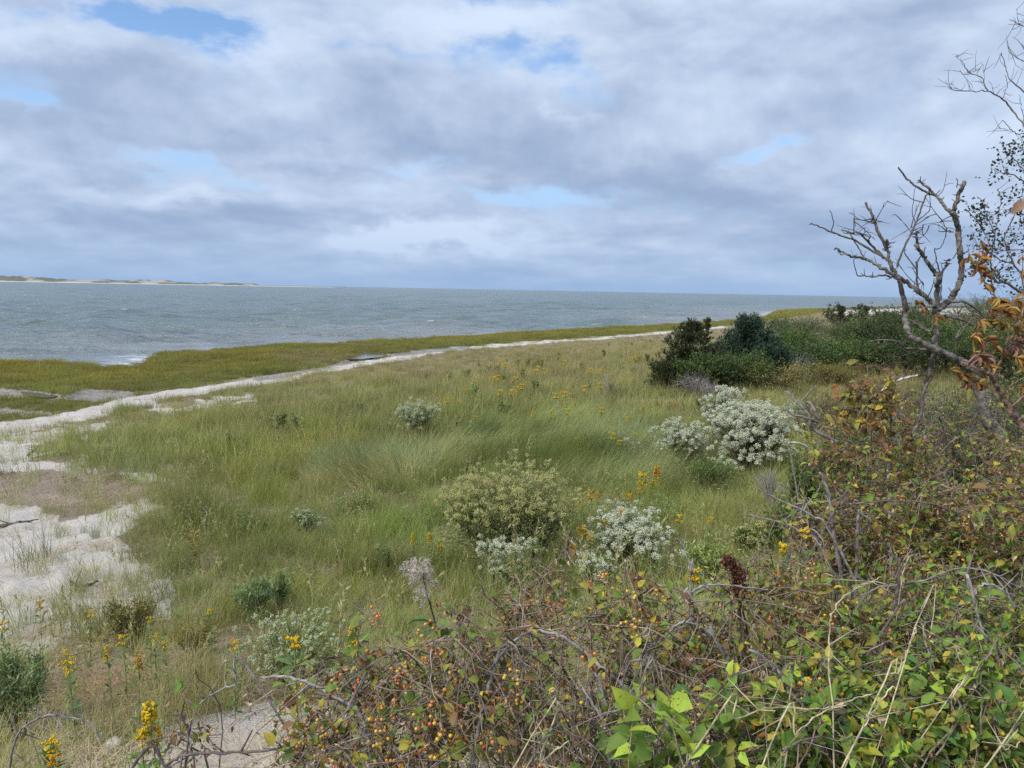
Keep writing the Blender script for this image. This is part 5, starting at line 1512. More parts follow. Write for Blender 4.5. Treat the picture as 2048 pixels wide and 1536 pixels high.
CG = 'bare canes arching through the thicket'
PALE = (.27, .245, .22); GREYC = (.19, .17, .155); DARKC = (.13, .10, .09); STRAWC = (.40, .34, .20)
for pxs, Ds, r0, r1, col, lab in [
    ([(1330, 1450), (1290, 1410), (1240, 1365), (1190, 1322), (1150, 1290), (1110, 1268), (1060, 1262), (1024, 1285)], [1.5, 1.52, 1.55, 1.58, 1.6, 1.6, 1.62, 1.62], .0075, .004, PALE, 'thick pale grey cane sloping down from the thicket rim to the lime sprig'),
    ([(1235, 1460), (1215, 1400), (1195, 1355), (1188, 1345)], [1.45, 1.5, 1.52, 1.55], .005, .003, GREYC, 'short grey cane under the thick pale cane'),
    ([(1215, 1500), (1205, 1440), (1180, 1400), (1160, 1365)], [1.4, 1.42, 1.45, 1.5], .005, .003, GREYC, 'grey cane rising beside the short grey cane'),
    ([(1280, 1390), (1295, 1340), (1290, 1322), (1265, 1322), (1248, 1350), (1245, 1385)], [1.5] * 6, .0045, .003, GREYC, 'grey cane bent in a tight hoop'),
    ([(1445, 1310), (1430, 1275), (1395, 1252), (1360, 1246), (1330, 1270)], [1.7] * 5, .006, .004, PALE, 'pale arched cane in the middle of the thicket rim'),
    ([(1330, 1250), (1370, 1205), (1390, 1180), (1420, 1170), (1470, 1172), (1536, 1180)], [1.8, 1.8, 1.82, 1.84, 1.86, 1.9], .005, .003, PALE, 'pale cane running right under the rusty dock spike'),
    ([(1380, 1185), (1382, 1150), (1372, 1110), (1362, 1085), (1350, 1075)], [1.85] * 5, .0035, .002, PALE, 'thin pale cane bowed in front of the wide white bush'),
    ([(770, 1536), (740, 1480), (725, 1440), (705, 1412), (660, 1390), (612, 1363), (560, 1353), (520, 1356)], [1.5, 1.5, 1.52, 1.54, 1.58, 1.6, 1.62, 1.62], .0075, .004, PALE, 'pale crooked cane rising from the bottom border left of the orange berries'),
    ([(700, 1410), (720, 1385), (770, 1340), (790, 1320)], [1.52, 1.55, 1.6, 1.62], .004, .003, GREYC, 'grey fork of the crooked cane'),
    ([(755, 1505), (790, 1460), (812, 1440), (850, 1395), (890, 1345)], [1.45, 1.45, 1.46, 1.48, 1.5], .005, .003, PALE, 'straight pale cane leaning right through the orange berries'),
    ([(950, 1500), (965, 1420), (985, 1350), (1000, 1300), (1012, 1290)], [1.4, 1.42, 1.45, 1.48, 1.5], .006, .004, GREYC, 'upright grey cane right of the fluffy seed head'),
    ([(10, 1600), (20, 1530), (35, 1470), (70, 1440), (105, 1430), (155, 1438), (185, 1450), (198, 1478)], [2.4, 2.4, 2.4, 2.4, 2.4, 2.4, 2.4, 2.38], .007, .004, GREYC, 'grey cane hooped over the stones in the lower left corner'),
    ([(250, 1560), (330, 1530), (370, 1510), (450, 1505), (520, 1503), (570, 1500), (600, 1520)], [1.5] * 7, .005, .004, DARKC, 'dark cane lying low across the gravel'),
    ([(372, 1515), (378, 1470), (368, 1440), (352, 1420)], [1.5] * 4, .0035, .002, DARKC, 'dark upright spur above the gravel'),
    ([(512, 1360), (470, 1370), (430, 1385), (395, 1410)], [1.8, 1.8, 1.82, 1.85], .004, .0025, PALE, 'pale twig reaching left over the gravel'),
    ([(1560, 1480), (1580, 1420), (1570, 1370), (1550, 1335), (1500, 1300)], [1.4, 1.42, 1.45, 1.48, 1.5], .008, .005, GREYC, 'thick grey cane behind the yellow green vine'),
    ([(1530, 1400), (1570, 1388), (1620, 1392), (1660, 1405)], [1.4] * 4, .005, .004, DARKC, 'dark bowed cane over the broad leaves'),
    ([(1950, 1210), (1945, 1190), (1960, 1172), (1985, 1170), (2010, 1185), (2030, 1215)], [1.7] * 6, .0045, .003, PALE, 'pale cane arched near the right border'),
    ([(1660, 1300), (1735, 1190), (1790, 1170), (1850, 1160), (1920, 1137), (1980, 1145), (2048, 1180)], [2.0, 2.0, 2.0, 2.0, 1.95, 1.9, 1.9], .004, .003, GREYC, 'long grey cane arching across the olive vines'),
    ([(1665, 1030), (1700, 1010), (1770, 1003), (1850, 1005), (1910, 1025), (1960, 1055), (2000, 1062)], [2.8] * 7, .006, .004, DARKC, 'dark cane lying across the upper thicket'),
    ([(1675, 1110), (1665, 1050), (1658, 990), (1640, 945)], [2.9] * 4, .012, .008, (.24, .21, .20), 'stout grey stem standing in the upper thicket'),
    ([(1714, 1110), (1715, 1060), (1718, 1020)], [2.9] * 3, .011, .008, (.24, .21, .20), 'second stout grey stem right of the taller one'),
    ([(1680, 1100), (1620, 1030), (1570, 1005), (1536, 988)], [2.7] * 4, .006, .003, PALE, 'pale cane slanting out of the thicket to the left'),
    ([(1660, 1130), (1610, 1070), (1560, 1045), (1500, 1030)], [2.6] * 4, .005, .003, PALE, 'pale cane below the slanting one'),
    ([(1765, 1290), (1780, 1240), (1795, 1180), (1800, 1120)], [1.9] * 4, .006, .004, DARKC, 'dark upright stem in the middle of the thicket'),
    ([(1770, 1255), (1800, 1240), (1830, 1225), (1845, 1222)], [1.85] * 4, .005, .003, DARKC, 'dark crooked side stem in the middle of the thicket'),
]:
    arc('vine_cane', lab, 'cane', pxs, Ds, r0, r1, col, CG)
SG = 'bleached straw stalks in the thicket'
for pxs, Ds, r0, r1, lab in [
    ([(1740, 1420), (1795, 1345), (1820, 1290), (1834, 1253)], [1.3, 1.32, 1.34, 1.35], .003, .0022, 'bleached straw stalk rising to a sharp bend'),
    ([(1834, 1253), (1870, 1272), (1935, 1302)], [1.35, 1.36, 1.38], .0022, .0015, 'bleached straw stalk sloping right from the sharp bend'),
    ([(1662, 1410), (1660, 1350), (1658, 1290), (1664, 1230), (1690, 1190), (1735, 1168), (1760, 1155)], [1.3, 1.32, 1.36, 1.4, 1.44, 1.48, 1.5], .003, .0018, 'tall greenish straw stalk arching right over the vines'),
    ([(1684, 1536), (1730, 1450), (1785, 1370)], [1.2, 1.22, 1.26], .0028, .002, 'straight straw stalk rising from the bottom border'),
    ([(1040, 1552), (1080, 1525), (1138, 1482)], [1.25, 1.25, 1.25], .0032, .0024, 'thick straw stalk lying slanted at the bottom'),
    ([(1064, 1472), (1095, 1488), (1110, 1500)], [1.26, 1.26, 1.26], .003, .0026, 'short straw stalk crossing the slanted one'),
    ([(1410, 1470), (1470, 1440), (1540, 1415), (1640, 1418), (1690, 1405), (1740, 1388)], [1.25, 1.25, 1.26, 1.28, 1.3, 1.3], .003, .002, 'long straw stalk lying across the lime and yellow green leaves'),
    ([(1536, 1505), (1590, 1470), (1640, 1428), (1690, 1404)], [1.2, 1.22, 1.24, 1.26], .003, .002, 'straw stalk climbing right from the broad leaves'),
    ([(1860, 1450), (1900, 1400), (1935, 1350)], [1.3, 1.3, 1.32], .0025, .0015, 'pale straw stalk left of the large golden berry bunch'),
    ([(1980, 1520), (2010, 1500), (2040, 1485)], [1.2, 1.2, 1.2], .003, .002, 'short straw stalk in the bottom right corner'),
]:
    arc('straw_stalk', lab, 'stalk', pxs, Ds, r0, r1, STRAWC, SG, M_STEM)

# ------------------------------------------------------------------ sumac with dried leaves
g = np.random.default_rng(1500)
sD = 2.5
b = at(*z2((1640, 1560)), sD); sz_ = float(height(b[0], b[1]))
sumac = empty('sumac', (b[0], b[1], sz_), 'sumac with dried orange brown hanging leaves at the right border', 'sumac')
SO = (b[0], b[1], sz_)
st = MB()
P, _ = traced(st, [(1640, 1560), (1570, 1410), (1500, 1320), (1450, 1250), (1400, 1165), (1355, 1085), (1335, 1050)], 19, 11, sD, (.17, .10, .07), g, 6, 8)
tube(st, np.array([[b[0] + .05, b[1] + .02, sz_ - .05], [b[0] + .03, b[1], (sz_ + P[0][2]) / 2], P[0]]), np.array([.013, .012, .0105]), (.17, .10, .07), 8)
for pts, r0, r1 in [([(1335, 1055), (1290, 1030), (1200, 990), (1170, 975)], 9, 5), ([(1340, 1050), (1315, 1000), (1290, 965)], 7, 5), ([(1345, 1050), (1385, 980), (1430, 900), (1470, 850), (1540, 780)], 8, 5),
                    ([(1400, 1170), (1350, 1140), (1280, 1125)], 5, 3), ([(1430, 900), (1440, 760), (1420, 640), (1340, 560), (1290, 480)], 5, 3), ([(1470, 850), (1520, 700), (1530, 560), (1520, 420)], 5, 3),
                    ([(1500, 1320), (1560, 1290), (1640, 1270)], 7, 4), ([(1450, 1250), (1530, 1180), (1600, 1120)], 6, 4), ([(1400, 1165), (1470, 1100), (1560, 1060)], 5, 3)]:
    traced(st, pts, r0, r1, sD, (.22, .13, .085), g, 5, 6, .002)
sumac_stem = st.build('stem', M_TWIG, sumac, SO, True)
SUM = [((.36, .19, .065), 3), ((.44, .26, .085), 2), ((.26, .12, .05), 2), ((.42, .31, .09), 1), ((.20, .085, .05), 1)]
PINKB = [((.36, .23, .18), 3), ((.26, .14, .10), 2)]
for k, (rach, n, pal) in enumerate([
    ([(1360, 1010), (1290, 960), (1225, 905)], 9, SUM), ([(1425, 930), (1330, 850), (1210, 825)], 13, SUM), ([(1500, 765), (1400, 730), (1255, 718)], 13, SUM), ([(1460, 690), (1400, 650), (1325, 655)], 11, SUM),
    ([(1430, 630), (1370, 592), (1320, 588)], 9, SUM), ([(1290, 1115), (1180, 1060), (1090, 1015)], 12, SUM), ([(1322, 545), (1272, 440), (1222, 380), (1198, 270)], 12, SUM), ([(1250, 440), (1262, 360), (1275, 240)], 5, SUM),
    ([(1536, 905), (1470, 850), (1395, 830)], 10, PINKB), ([(1545, 700), (1500, 790), (1480, 880)], 11, PINKB), ([(1060, 705), (1010, 695), (985, 700)], 4, SUM), ([(930, 655), (905, 620), (880, 600)], 4, SUM),
    ([(1560, 620), (1500, 610), (1470, 600)], 7, SUM), ([(1600, 980), (1530, 960), (1480, 940)], 9, SUM), ([(1545, 560), (1530, 420), (1525, 330)], 7, SUM), ([(1300, 950), (1262, 930), (1240, 960)], 7, PINKB), ([(1600, 1060), (1540, 1100), (1500, 1130)], 7, SUM),
]):
    dD = sD + g.normal() * .12 + (.5 if k in (10, 11) else 0)
    R_ = smooth_path(np.array([at(*z2(p), dD) for p in rach]), 8)
    m_ = MB(); tube(m_, R_, np.linspace(.0022, .001, len(R_)), (.25, .14, .06), 4)
    i = g.integers(2, len(R_), n)
    ax = unit(np.tile([.6, -.1, -.4], (n, 1)) + rand_dirs(n, g) * .75)
    s = g.uniform(.030, .058, n)
    n2 = n * 2; i = np.r_[i, g.integers(1, len(R_), n)]; ax = np.vstack([ax, unit(np.tile([.6, -.1, -.55], (n, 1)) + rand_dirs(n, g) * .5)]); s = np.r_[s, s * .85]; n = n2
    place(m_, CURL_V * [1.15, .75, 1.1], LEAF_T, R_[i], ax, rand_dirs(n, g) * .6 + [0, -.8, .5], s, pick(pal, n, g, .25))
    m_.build('compound_leaf', M_DEADLEAF, sumac_stem, SO, True)
m_ = MB()
P = at(2050, 402, 2.3)[None]
place(m_, LEAF_V * [1, 1.2, 1], LEAF_T, P, np.array([[-.6, 0, -.55]]), np.array([[0, -1, .25]]), .05, np.array((.36, .23, .15)))
tube(m_, np.vstack([P, P + [[.06, 0, .06]]]), np.array([.0015, .002]), (.25, .14, .06), 4)
m_.build('compound_leaf', M_DEADLEAF, sumac_stem, SO, True)

# ------------------------------------------------------------------ small-leaved tree leaning in from the right
g = np.random.default_rng(1600)
tD = 6.0
b = at(2150, 900, tD); tz_ = float(height(b[0], b[1])); TO = (b[0], b[1], tz_)
tree = empty('leafy_tree', TO, 'small-leaved twiggy tree reaching in over the right border', 'tree')
m_ = MB()
tk = np.array([[b[0], b[1], tz_ - .1], at(2145, 760, tD), at(2125, 600, tD), at(2130, 420, tD), at(2115, 250, tD), at(2120, 60, tD), at(2105, -120, tD)])
tk = smooth_path(tk, 6); tube(m_, tk, np.linspace(.075, .02, len(tk)), (.17, .155, .14), 9)
m_.build('trunk', M_BARK, tree, TO, True)
lv = MB()
def px2(pts): return [((x - 1536) * 3, (y - 400) * 3) for x, y in pts]
for pts, r0, r1, nl in [
    ([(2125, 600), (2048, 587), (2016, 567), (1993, 563), (1979, 547)], 10, 5, 40), ([(2000, 563), (1982, 530), (1988, 480), (1997, 430), (2003, 396)], 6, 2, 120), ([(2003, 396), (1998, 385), (1993, 378)], 2, 1, 0), ([(2003, 396), (2012, 384)], 2, 1, 0),
    ([(1985, 500), (1965, 460), (1945, 430), (1930, 420)], 4, 2, 90), ([(1990, 470), (1975, 430), (1962, 410)], 3, 1.6, 70), ([(2080, 590), (2030, 530), (2010, 480), (2030, 430), (2040, 400)], 6, 2, 110), ([(2030, 530), (2000, 520), (1970, 500), (1950, 490)], 4, 2, 80),
    ([(2100, 560), (2060, 500), (2048, 450), (2050, 420)], 5, 2, 80), ([(1979, 547), (1955, 535), (1930, 540)], 4, 2, 50), ([(2016, 567), (1985, 545), (1955, 560)], 4, 2, 40),
    ([(2120, 400), (2060, 372), (2030, 352), (2000, 345), (1988, 340)], 4, 2, 90), ([(2060, 372), (2040, 330), (2020, 310), (2012, 303)], 3, 1.6, 70), ([(2070, 350), (2050, 310), (2045, 290)], 3, 2, 60), ([(2100, 520), (2040, 500), (1990, 505)], 4, 2, 70),
    ([(2125, 330), (2060, 270), (2048, 250), (2020, 215), (2005, 197), (1975, 182), (1945, 183), (1910, 180), (1898, 175)], 6, 1.6, 0), ([(1976, 182), (1960, 155), (1940, 146), (1925, 126), (1911, 113)], 3, 1.3, 0), ([(1970, 178), (1968, 150), (1967, 130)], 1.6, 1, 0),
    ([(1940, 146), (1955, 140), (1966, 128)], 1.6, 1, 0), ([(1942, 180), (1930, 155), (1920, 141)], 1.6, 1, 0), ([(1928, 182), (1912, 175), (1902, 166)], 1.6, 1, 0), ([(2005, 197), (2015, 168), (2009, 150)], 2, 1.2, 0), ([(2118, 240), (2048, 185), (2018, 155), (2010, 130), (2003, 106)], 4, 1.6, 0),
    ([(2122, 310), (2060, 272), (2035, 268), (2020, 258), (2006, 241)], 4, 1.6, 0), ([(2020, 262), (2008, 258), (1998, 254)], 1.6, 1, 0), ([(2118, 170), (2060, 128), (2023, 108), (2012, 82)], 3, 1.4, 0), ([(2116, 100), (2060, 60), (2035, 46), (2018, 40)], 3, 1.4, 0), ([(2040, 50), (2035, 34), (2034, 20)], 1.6, 1, 0),
    ([(2050, 250), (2044, 215), (2038, 190)], 2, 1.2, 0), ([(1945, 146), (1932, 150), (1920, 140)], 1.4, 1, 0), ([(2025, 60), (2040, 52), (2060, 30)], 1.6, 1, 0), ([(2060, 128), (2045, 90), (2030, 75)], 2, 1, 0), ([(1990, 190), (1978, 160)], 1.4, .9, 0),
]:
    q = MB(); P, _ = traced(q, px2(pts), r0, r1, tD, (.13, .115, .105), g, 5, 6, .003, dep=.6)
    for k in range(int(len(P) * (.6 if nl else .3))):
        i = g.integers(1, len(P)); d_ = unit(rand_dirs(1, g)[0] + [0, 0, .3]); L = g.uniform(.05, .2)
        tube(q, np.array([P[i], P[i] + d_ * L * .5 + g.normal(size=3) * .01, P[i] + d_ * L]), np.array([.0022, .0016, .001]), (.12, .105, .095), 4)
        if nl:
            P = np.vstack([P, P[i] + d_ * L * .6, P[i] + d_ * L])
    q.build('branch', M_TWIG, tree, TO, True)
    if nl:
        nl = int(nl * .6)
        i = g.integers(max(1, len(P) // 5), len(P), nl)
        ctr = P[i] + g.normal(size=(nl, 3)) * .035
        ctr = np.repeat(ctr, 2, 0) + g.normal(size=(nl * 2, 3)) * .014
        place(lv, LEAF_V * [1, 1.3, 1], LEAF_T, ctr, rand_dirs(len(ctr), g) + [0, 0, .3], rand_dirs(len(ctr), g), g.uniform(.016, .030, len(ctr)), pick([((.028, .036, .018), 3), ((.05, .055, .026), 2), ((.09, .07, .04), 1)], len(ctr), g))
lv.build('foliage', M_LEAF, tree, TO)

# ------------------------------------------------------------------ goldenrod
YEL = [((.62, .42, .02), 3), ((.70, .52, .04), 2), ((.52, .32, .02), 1)]
ORG = [((.60, .34, .02), 3), ((.48, .25, .02), 1.5)]


def goldenrod(label, px_, py_, D, H, head, seed, pal=YEL, form='plume', lean=0.0, group='goldenrod plants'):
    g = np.random.default_rng(seed)
    top = at(px_, py_, D) if D else hit(px_, py_, H)
    bx, by = top[0] + g.normal() * .02 - lean, top[1] + .02
    gz_ = float(height(bx, by)); O = (bx, by, gz_); head = head * (1.05 if D else 1.15)
    root = empty('goldenrod', O, label, 'wildflower', group)
    p = bez(np.array([bx, by, gz_ - .03]), np.array([bx, by, gz_ + (top[2] - gz_) * .4]), top - [lean * .2, 0, (top[2] - gz_) * .3], top, 10)
    q = MB(); tube(q, p, np.linspace(.0034, .0014, 10), (.17, .14, .06), 5); q.build('stem', M_STEM, root, O, True)
    q = MB(); n = 44
    i = g.integers(1, 9, n)
    place(q, SLIM_V, SLIM_T, p[i] + g.normal(size=(n, 3)) * .01, unit(rand_dirs(n, g) * [1, 1, .3] + [0, 0, .35]), rand_dirs(n, g) * .4 + [0, 0, 1], g.uniform(.05, .10, n), pick(GREEN, n, g))
    q.build('foliage', M_LEAF, root, O)
    q = MB(); n = 130 if D and D < 6 else 80
    v = g.uniform(0, 1, n) ** .8
    if form == 'spike':
        r_ = head * .22 * (1 - .55 * v); c = top - np.outer(1 - v, [0, 0, head]) * 1.0
        an = g.uniform(0, 6.283, n)
        P = c + np.stack([np.cos(an) * r_, np.sin(an) * r_, g.normal(size=n) * .004], -1)
    else:
        k = g.integers(0, 6, n); an = k * 1.05 + seed
        r_ = head * .5 * v * (.5 + .5 * ((k * 7) % 5) / 4)
        P = top + np.stack([np.cos(an) * r_, np.sin(an) * r_, -head * .75 * ((k * 3) % 6) / 5 + r_ * .25 * np.sin(v * 3)], -1) + g.normal(size=(n, 3)) * head * .05
    s = np.full(n, max(.0045, head * .055)) * g.uniform(.7, 1.35, n)
    place(q, OCT_V * [1.3, .8, .8], OCT_T, P, rand_dirs(n, g) + [0, 0, .6], rand_dirs(n, g), s, pick(pal, n, g, .12))
    q.build('flower_head', M_FLOWER, root, O)
    return root


for k, (x_, y_, D_, H_, hd, form, pal, lab) in enumerate([
    (298, 1408, 2.9, .8, .16, 'spike', YEL, 'tall yellow goldenrod spike standing over the white stones'),
    (283, 1462, 2.85, .6, .06, 'plume', YEL, 'small yellow goldenrod head beside the tall spike'),
    (100, 1485, 3.0, .6, .09, 'plume', YEL, 'orange yellow goldenrod in the lower left corner'),
    (105, 1515, 2.9, .5, .06, 'plume', ORG, 'faded goldenrod head at the bottom left border'),
    (138, 1325, 0, .65, .13, 'plume', YEL, 'broad yellow goldenrod plume near the left border'),
    (132, 1302, 0, .7, .06, 'plume', YEL, 'small goldenrod tuft above the broad plume near the left border'),
    (213, 1292, 0, .65, .10, 'spike', YEL, 'upright goldenrod right of the broad plume'),
    (246, 1274, 0, .65, .11, 'plume', YEL, 'greenish yellow goldenrod before the olive wiry shrub'),
    (309, 1272, 0, .6, .08, 'plume', YEL, 'bright round goldenrod head right of the olive wiry shrub'),
    (329, 1287, 0, .55, .07, 'plume', YEL, 'goldenrod head low beside the bright round one'),
    (276, 1310, 0, .6, .11, 'spike', ORG, 'browning goldenrod spike above the rusty thatch'),
    (470, 1285, 0, .6, .09, 'plume', YEL, 'goldenrod by the left edge of the loose pale bush'),
    (300, 1236, 0, .6, .06, 'plume', YEL, 'faint goldenrod behind the olive wiry shrub'),
    (420, 1221, 0, .6, .06, 'plume', YEL, 'lone goldenrod dot in the brown low grass'),
    (79, 1205, 0, .7, .10, 'plume', YEL, 'goldenrod head standing on the bare sand'),
    (4, 1248, 0, .7, .09, 'plume', YEL, 'goldenrod cut by the left border'),
    (180, 1224, 0, .6, .08, 'plume', YEL, 'pale goldenrod at the sand edge'),
    (706, 1245, 0, .75, .09, 'spike', YEL, 'goldenrod above the loose pale bush'),
    (590, 1279, 2.4, .75, .055, 'plume', YEL, 'goldenrod in the middle of the loose pale bush'),
    (702, 1285, 2.4, .75, .05, 'plume', YEL, 'small goldenrod below the one above the loose pale bush'),
    (826, 1066, 0, .6, .13, 'spike', YEL, 'slim goldenrod spike left of the big pale green bush'),
    (859, 1066, 0, .6, .12, 'spike', YEL, 'middle slim goldenrod spike left of the big pale green bush'),
    (879, 1081, 0, .55, .12, 'spike', YEL, 'right slim goldenrod spike left of the big pale green bush'),
    (1286, 952, 0, .95, .22, 'plume', YEL, 'largest goldenrod cluster behind the wide white bush'),
    (1258, 990, 0, .8, .14, 'plume', ORG, 'orange goldenrod left of the largest cluster'),
    (1305, 968, 0, .8, .12, 'plume', YEL, 'goldenrod right of the largest cluster'),
    (1279, 978, 0, .8, .12, 'plume', ORG, 'goldenrod plume just under the largest cluster'),
    (1314, 932, 0, 1.1, .24, 'spike', ORG, 'tall orange goldenrod spire rising right of the largest cluster'),
    (1180, 986, 0, .8, .14, 'plume', ORG, 'orange goldenrod right of the big pale green bush'),
    (1196, 988, 0, .8, .12, 'plume', ORG, 'second orange goldenrod right of the big pale green bush'),
    (1146, 1003, 0, .75, .14, 'plume', YEL, 'yellow goldenrod touching the big pale green bush'),
    (1128, 1004, 0, .75, .09, 'plume', ORG, 'small goldenrod half hidden by the big pale green bush'),
    (1165, 1002, 0, .75, .12, 'plume', YEL, 'yellow goldenrod beside the wide white bush'),
    (1242, 1022, 0, .8, .12, 'plume', ORG, 'goldenrod poking through the wide white bush'),
    (1209, 1042, 0, .75, .10, 'plume', YEL, 'goldenrod low in the wide white bush'),
    (1165, 1058, 0, .75, .14, 'plume', ORG, 'orange goldenrod at the left foot of the wide white bush'),
    (1182, 1070, 0, .7, .12, 'plume', ORG, 'orange goldenrod right below the one at the white bush foot'),
    (1148, 1092, 0, .7, .10, 'plume', ORG, 'goldenrod over the small white bush at the thicket rim'),
    (1360, 1032, 0, .75, .12, 'plume', YEL, 'goldenrod above the bright feathery weed'),
    (1420, 1036, 0, .7, .09, 'plume', YEL, 'goldenrod right of the bright feathery weed'),
    (1388, 1142, 2.6, .7, .06, 'plume', YEL, 'goldenrod behind the rusty dock spike'),
    (1612, 1062, 2.6, .6, .045, 'plume', YEL, 'goldenrod bud at the left rim of the thicket'),
    (1568, 1092, 2.6, .6, .04, 'plume', YEL, 'low goldenrod at the left rim of the thicket'),
    (1226, 868, 0, .75, .20, 'plume', YEL, 'large goldenrod plume in the flattened grass'),
    (1239, 882, 0, .65, .14, 'plume', YEL, 'goldenrod just below the large plume in the flattened grass'),
    (1221, 853, 0, .8, .10, 'plume', YEL, 'goldenrod just above the large plume in the flattened grass'),
    (1270, 868, 0, .7, .13, 'plume', YEL, 'goldenrod beside the tiny white plant in the flattened grass'),
    (1290, 871, 0, .7, .10, 'plume', YEL, 'goldenrod right of the tiny white plant in the flattened grass'),
    (1256, 836, 0, .75, .16, 'plume', YEL, 'goldenrod left of the sprinkled greenish bush'),
    (1286, 812, 0, .8, .18, 'plume', ORG, 'orange goldenrod above the sprinkled greenish bush'),
    (1350, 806, 0, .8, .15, 'plume', ORG, 'orange goldenrod between the sprinkled bush and the cedars'),
    (1203, 817, 0, .8, .20, 'plume', YEL, 'goldenrod below the thin brown stalks'),
    (1160, 822, 0, .75, .12, 'plume', ORG, 'orange goldenrod in mid meadow left of the brown stalks'),
    (1136, 820, 0, .8, .18, 'plume', YEL, 'leafy yellow goldenrod under the upright one in mid meadow'),
    (1150, 805, 0, .8, .16, 'spike', YEL, 'upright yellow goldenrod spike in mid meadow'),
    (1101, 822, 0, .75, .16, 'spike', YEL, 'slender goldenrod in mid meadow'),
    (1066, 820, 0, .8, .18, 'spike', YEL, 'goldenrod midway between the lone pale bush and the brown stalks'),
    (1130, 806, 0, .75, .16, 'plume', YEL, 'goldenrod left of the upright mid meadow one'),
    (894, 798, 0, .8, .22, 'plume', YEL, 'goldenrod touching the lone pale meadow bush'),
    (918, 802, 0, .7, .15, 'plume', YEL, 'paler goldenrod right of the lone pale meadow bush'),
    (931, 780, 0, .8, .20, 'plume', ORG, 'orange goldenrod above the lone pale meadow bush'),
    (951, 833, 0, .7, .14, 'plume', YEL, 'low goldenrod right of the lone pale meadow bush'),
]):
    goldenrod(lab, x_, y_, D_, H_, hd, 2000 + k, pal, form)
for k, (x_, y_) in enumerate([(1000, 722), (1010, 728), (1076, 734), (1088, 739), (1070, 741), (998, 752), (1034, 756), (1035, 775), (1024, 781), (999, 782), (1112, 788), (1130, 723), (1200, 740), (1262, 716), (1180, 738), (1170, 773), (1202, 768), (988, 755), (1045, 770), (1130, 785), (1275, 714)]):
    goldenrod('small distant goldenrod dot in the far tan meadow', x_, y_, 0, .8, .26, 2200 + k, YEL, 'plume', group='distant goldenrod in the far meadow')

# ------------------------------------------------------------------ tall fluffy seed head, rusty dock spike
g = np.random.default_rng(1700)
fD = 1.75
path = [(905, 1480), (898, 1420), (888, 1340), (876, 1270), (862, 1215), (852, 1180), (846, 1150)]
P = np.array([at(x_, y_, fD) for x_, y_ in path]); gz_ = float(height(P[0][0], P[0][1])); O = (P[0][0], P[0][1], gz_)
root = empty('seed_head_plant', O, 'tall dark stem with a fluffy pale pinkish seed head', 'wildflower')
P = np.vstack([[P[0][0], P[0][1], gz_ - .03], P]); p = smooth_path(P, 5)
q = MB(); tube(q, p, np.linspace(.0034, .0018, len(p)), (.075, .055, .045), 6); q.build('stem', M_STEM, root, O, True)
q = MB(); n = 14
i = g.integers(len(p) // 4, int(len(p) * .72), n)
place(q, LEAF_V * [1, .55, 1], LEAF_T, p[i], unit(rand_dirs(n, g) * [1, .7, .5] + [0, 0, .1]), rand_dirs(n, g) * .5 + [0, 0, 1], g.uniform(.05, .095, n), pick([((.10, .16, .05), 3), ((.13, .05, .03), 1)], n, g)); q.build('foliage', M_LEAF, root, O, True)
q = MB()
for (ax_, ay_), (bx_, by_) in [((846, 1150), (800, 1138)), ((846, 1150), (806, 1128)), ((840, 1140), (822, 1118)), ((846, 1150), (850, 1122)), ((850, 1160), (820, 1165)), ((852, 1170), (830, 1195)), ((850, 1160), (862, 1140)), ((852, 1165), (864, 1165)), ((856, 1180), (845, 1210)), ((850, 1150), (835, 1150)), ((848, 1150), (815, 1150))]:
    A_, B_ = at(ax_, ay_, fD), at(bx_, by_, fD + g.normal() * .012)
    w = bez(A_, A_ * .6 + B_ * .4 + [0, 0, .012], A_ * .2 + B_ * .8 + [0, 0, .01], B_ - [0, 0, .006], 8)
    tube(q, w, np.linspace(.0010, .0006, 8), (.2, .13, .1), 4)
    n = 60
    u = g.uniform(.15, 1, n); c = np.stack([np.interp(u, np.linspace(0, 1, 8), w[:, j]) for j in range(3)], -1) + g.normal(size=(n, 3)) * .0045
    for r_ in range(4):
        place(q, SLIM_V * [1, .5, 1], SLIM_T, c, rand_dirs(n, g), rand_dirs(n, g), g.uniform(.005, .010, n), pick([((.56, .47, .42), 3), ((.68, .62, .57), 2), ((.42, .30, .26), 1)], n, g))
q.build('flower_head', M_FLOWER, root, O)

dD = 1.9
path = [(1490, 1330), (1482, 1250), (1478, 1190), (1475, 1150), (1470, 1118)]
P = np.array([at(x_, y_, dD) for x_, y_ in path]); gz_ = float(height(P[0][0], P[0][1])); O = (P[0][0], P[0][1], gz_)
root = empty('dock_plant', O, 'rusty dark brown dock spike in the thicket rim', 'wildflower')
P = np.vstack([[P[0][0], P[0][1], gz_ - .03], P]); p = smooth_path(P, 5)
q = MB(); tube(q, p, np.linspace(.004, .0018, len(p)), (.12, .06, .04), 6); q.build('stem', M_STEM, root, O, True)
q = MB(); n = 900
u = g.uniform(.58, 1, n); c = np.stack([np.interp(u, np.linspace(0, 1, len(p)), p[:, j]) for j in range(3)], -1)
sidew = .028 * (1.15 - u) / .5 + .004
c = c + rand_dirs(n, g) * (sidew * g.uniform(.2, 1, n))[:, None] + np.where(u[:, None] > .86, [-.02, 0, .004], [0, 0, 0]) * g.uniform(0, 1.6, (n, 1))
place(q, OCT_V * [1.4, .7, .5], OCT_T, c, rand_dirs(n, g) + [0, 0, .8], rand_dirs(n, g), g.uniform(.002, .0042, n), pick([((.115, .048, .03), 3), ((.18, .075, .045), 2), ((.07, .03, .022), 1)], n, g))
q.build('seed_spike', M_DEADLEAF, root, O)

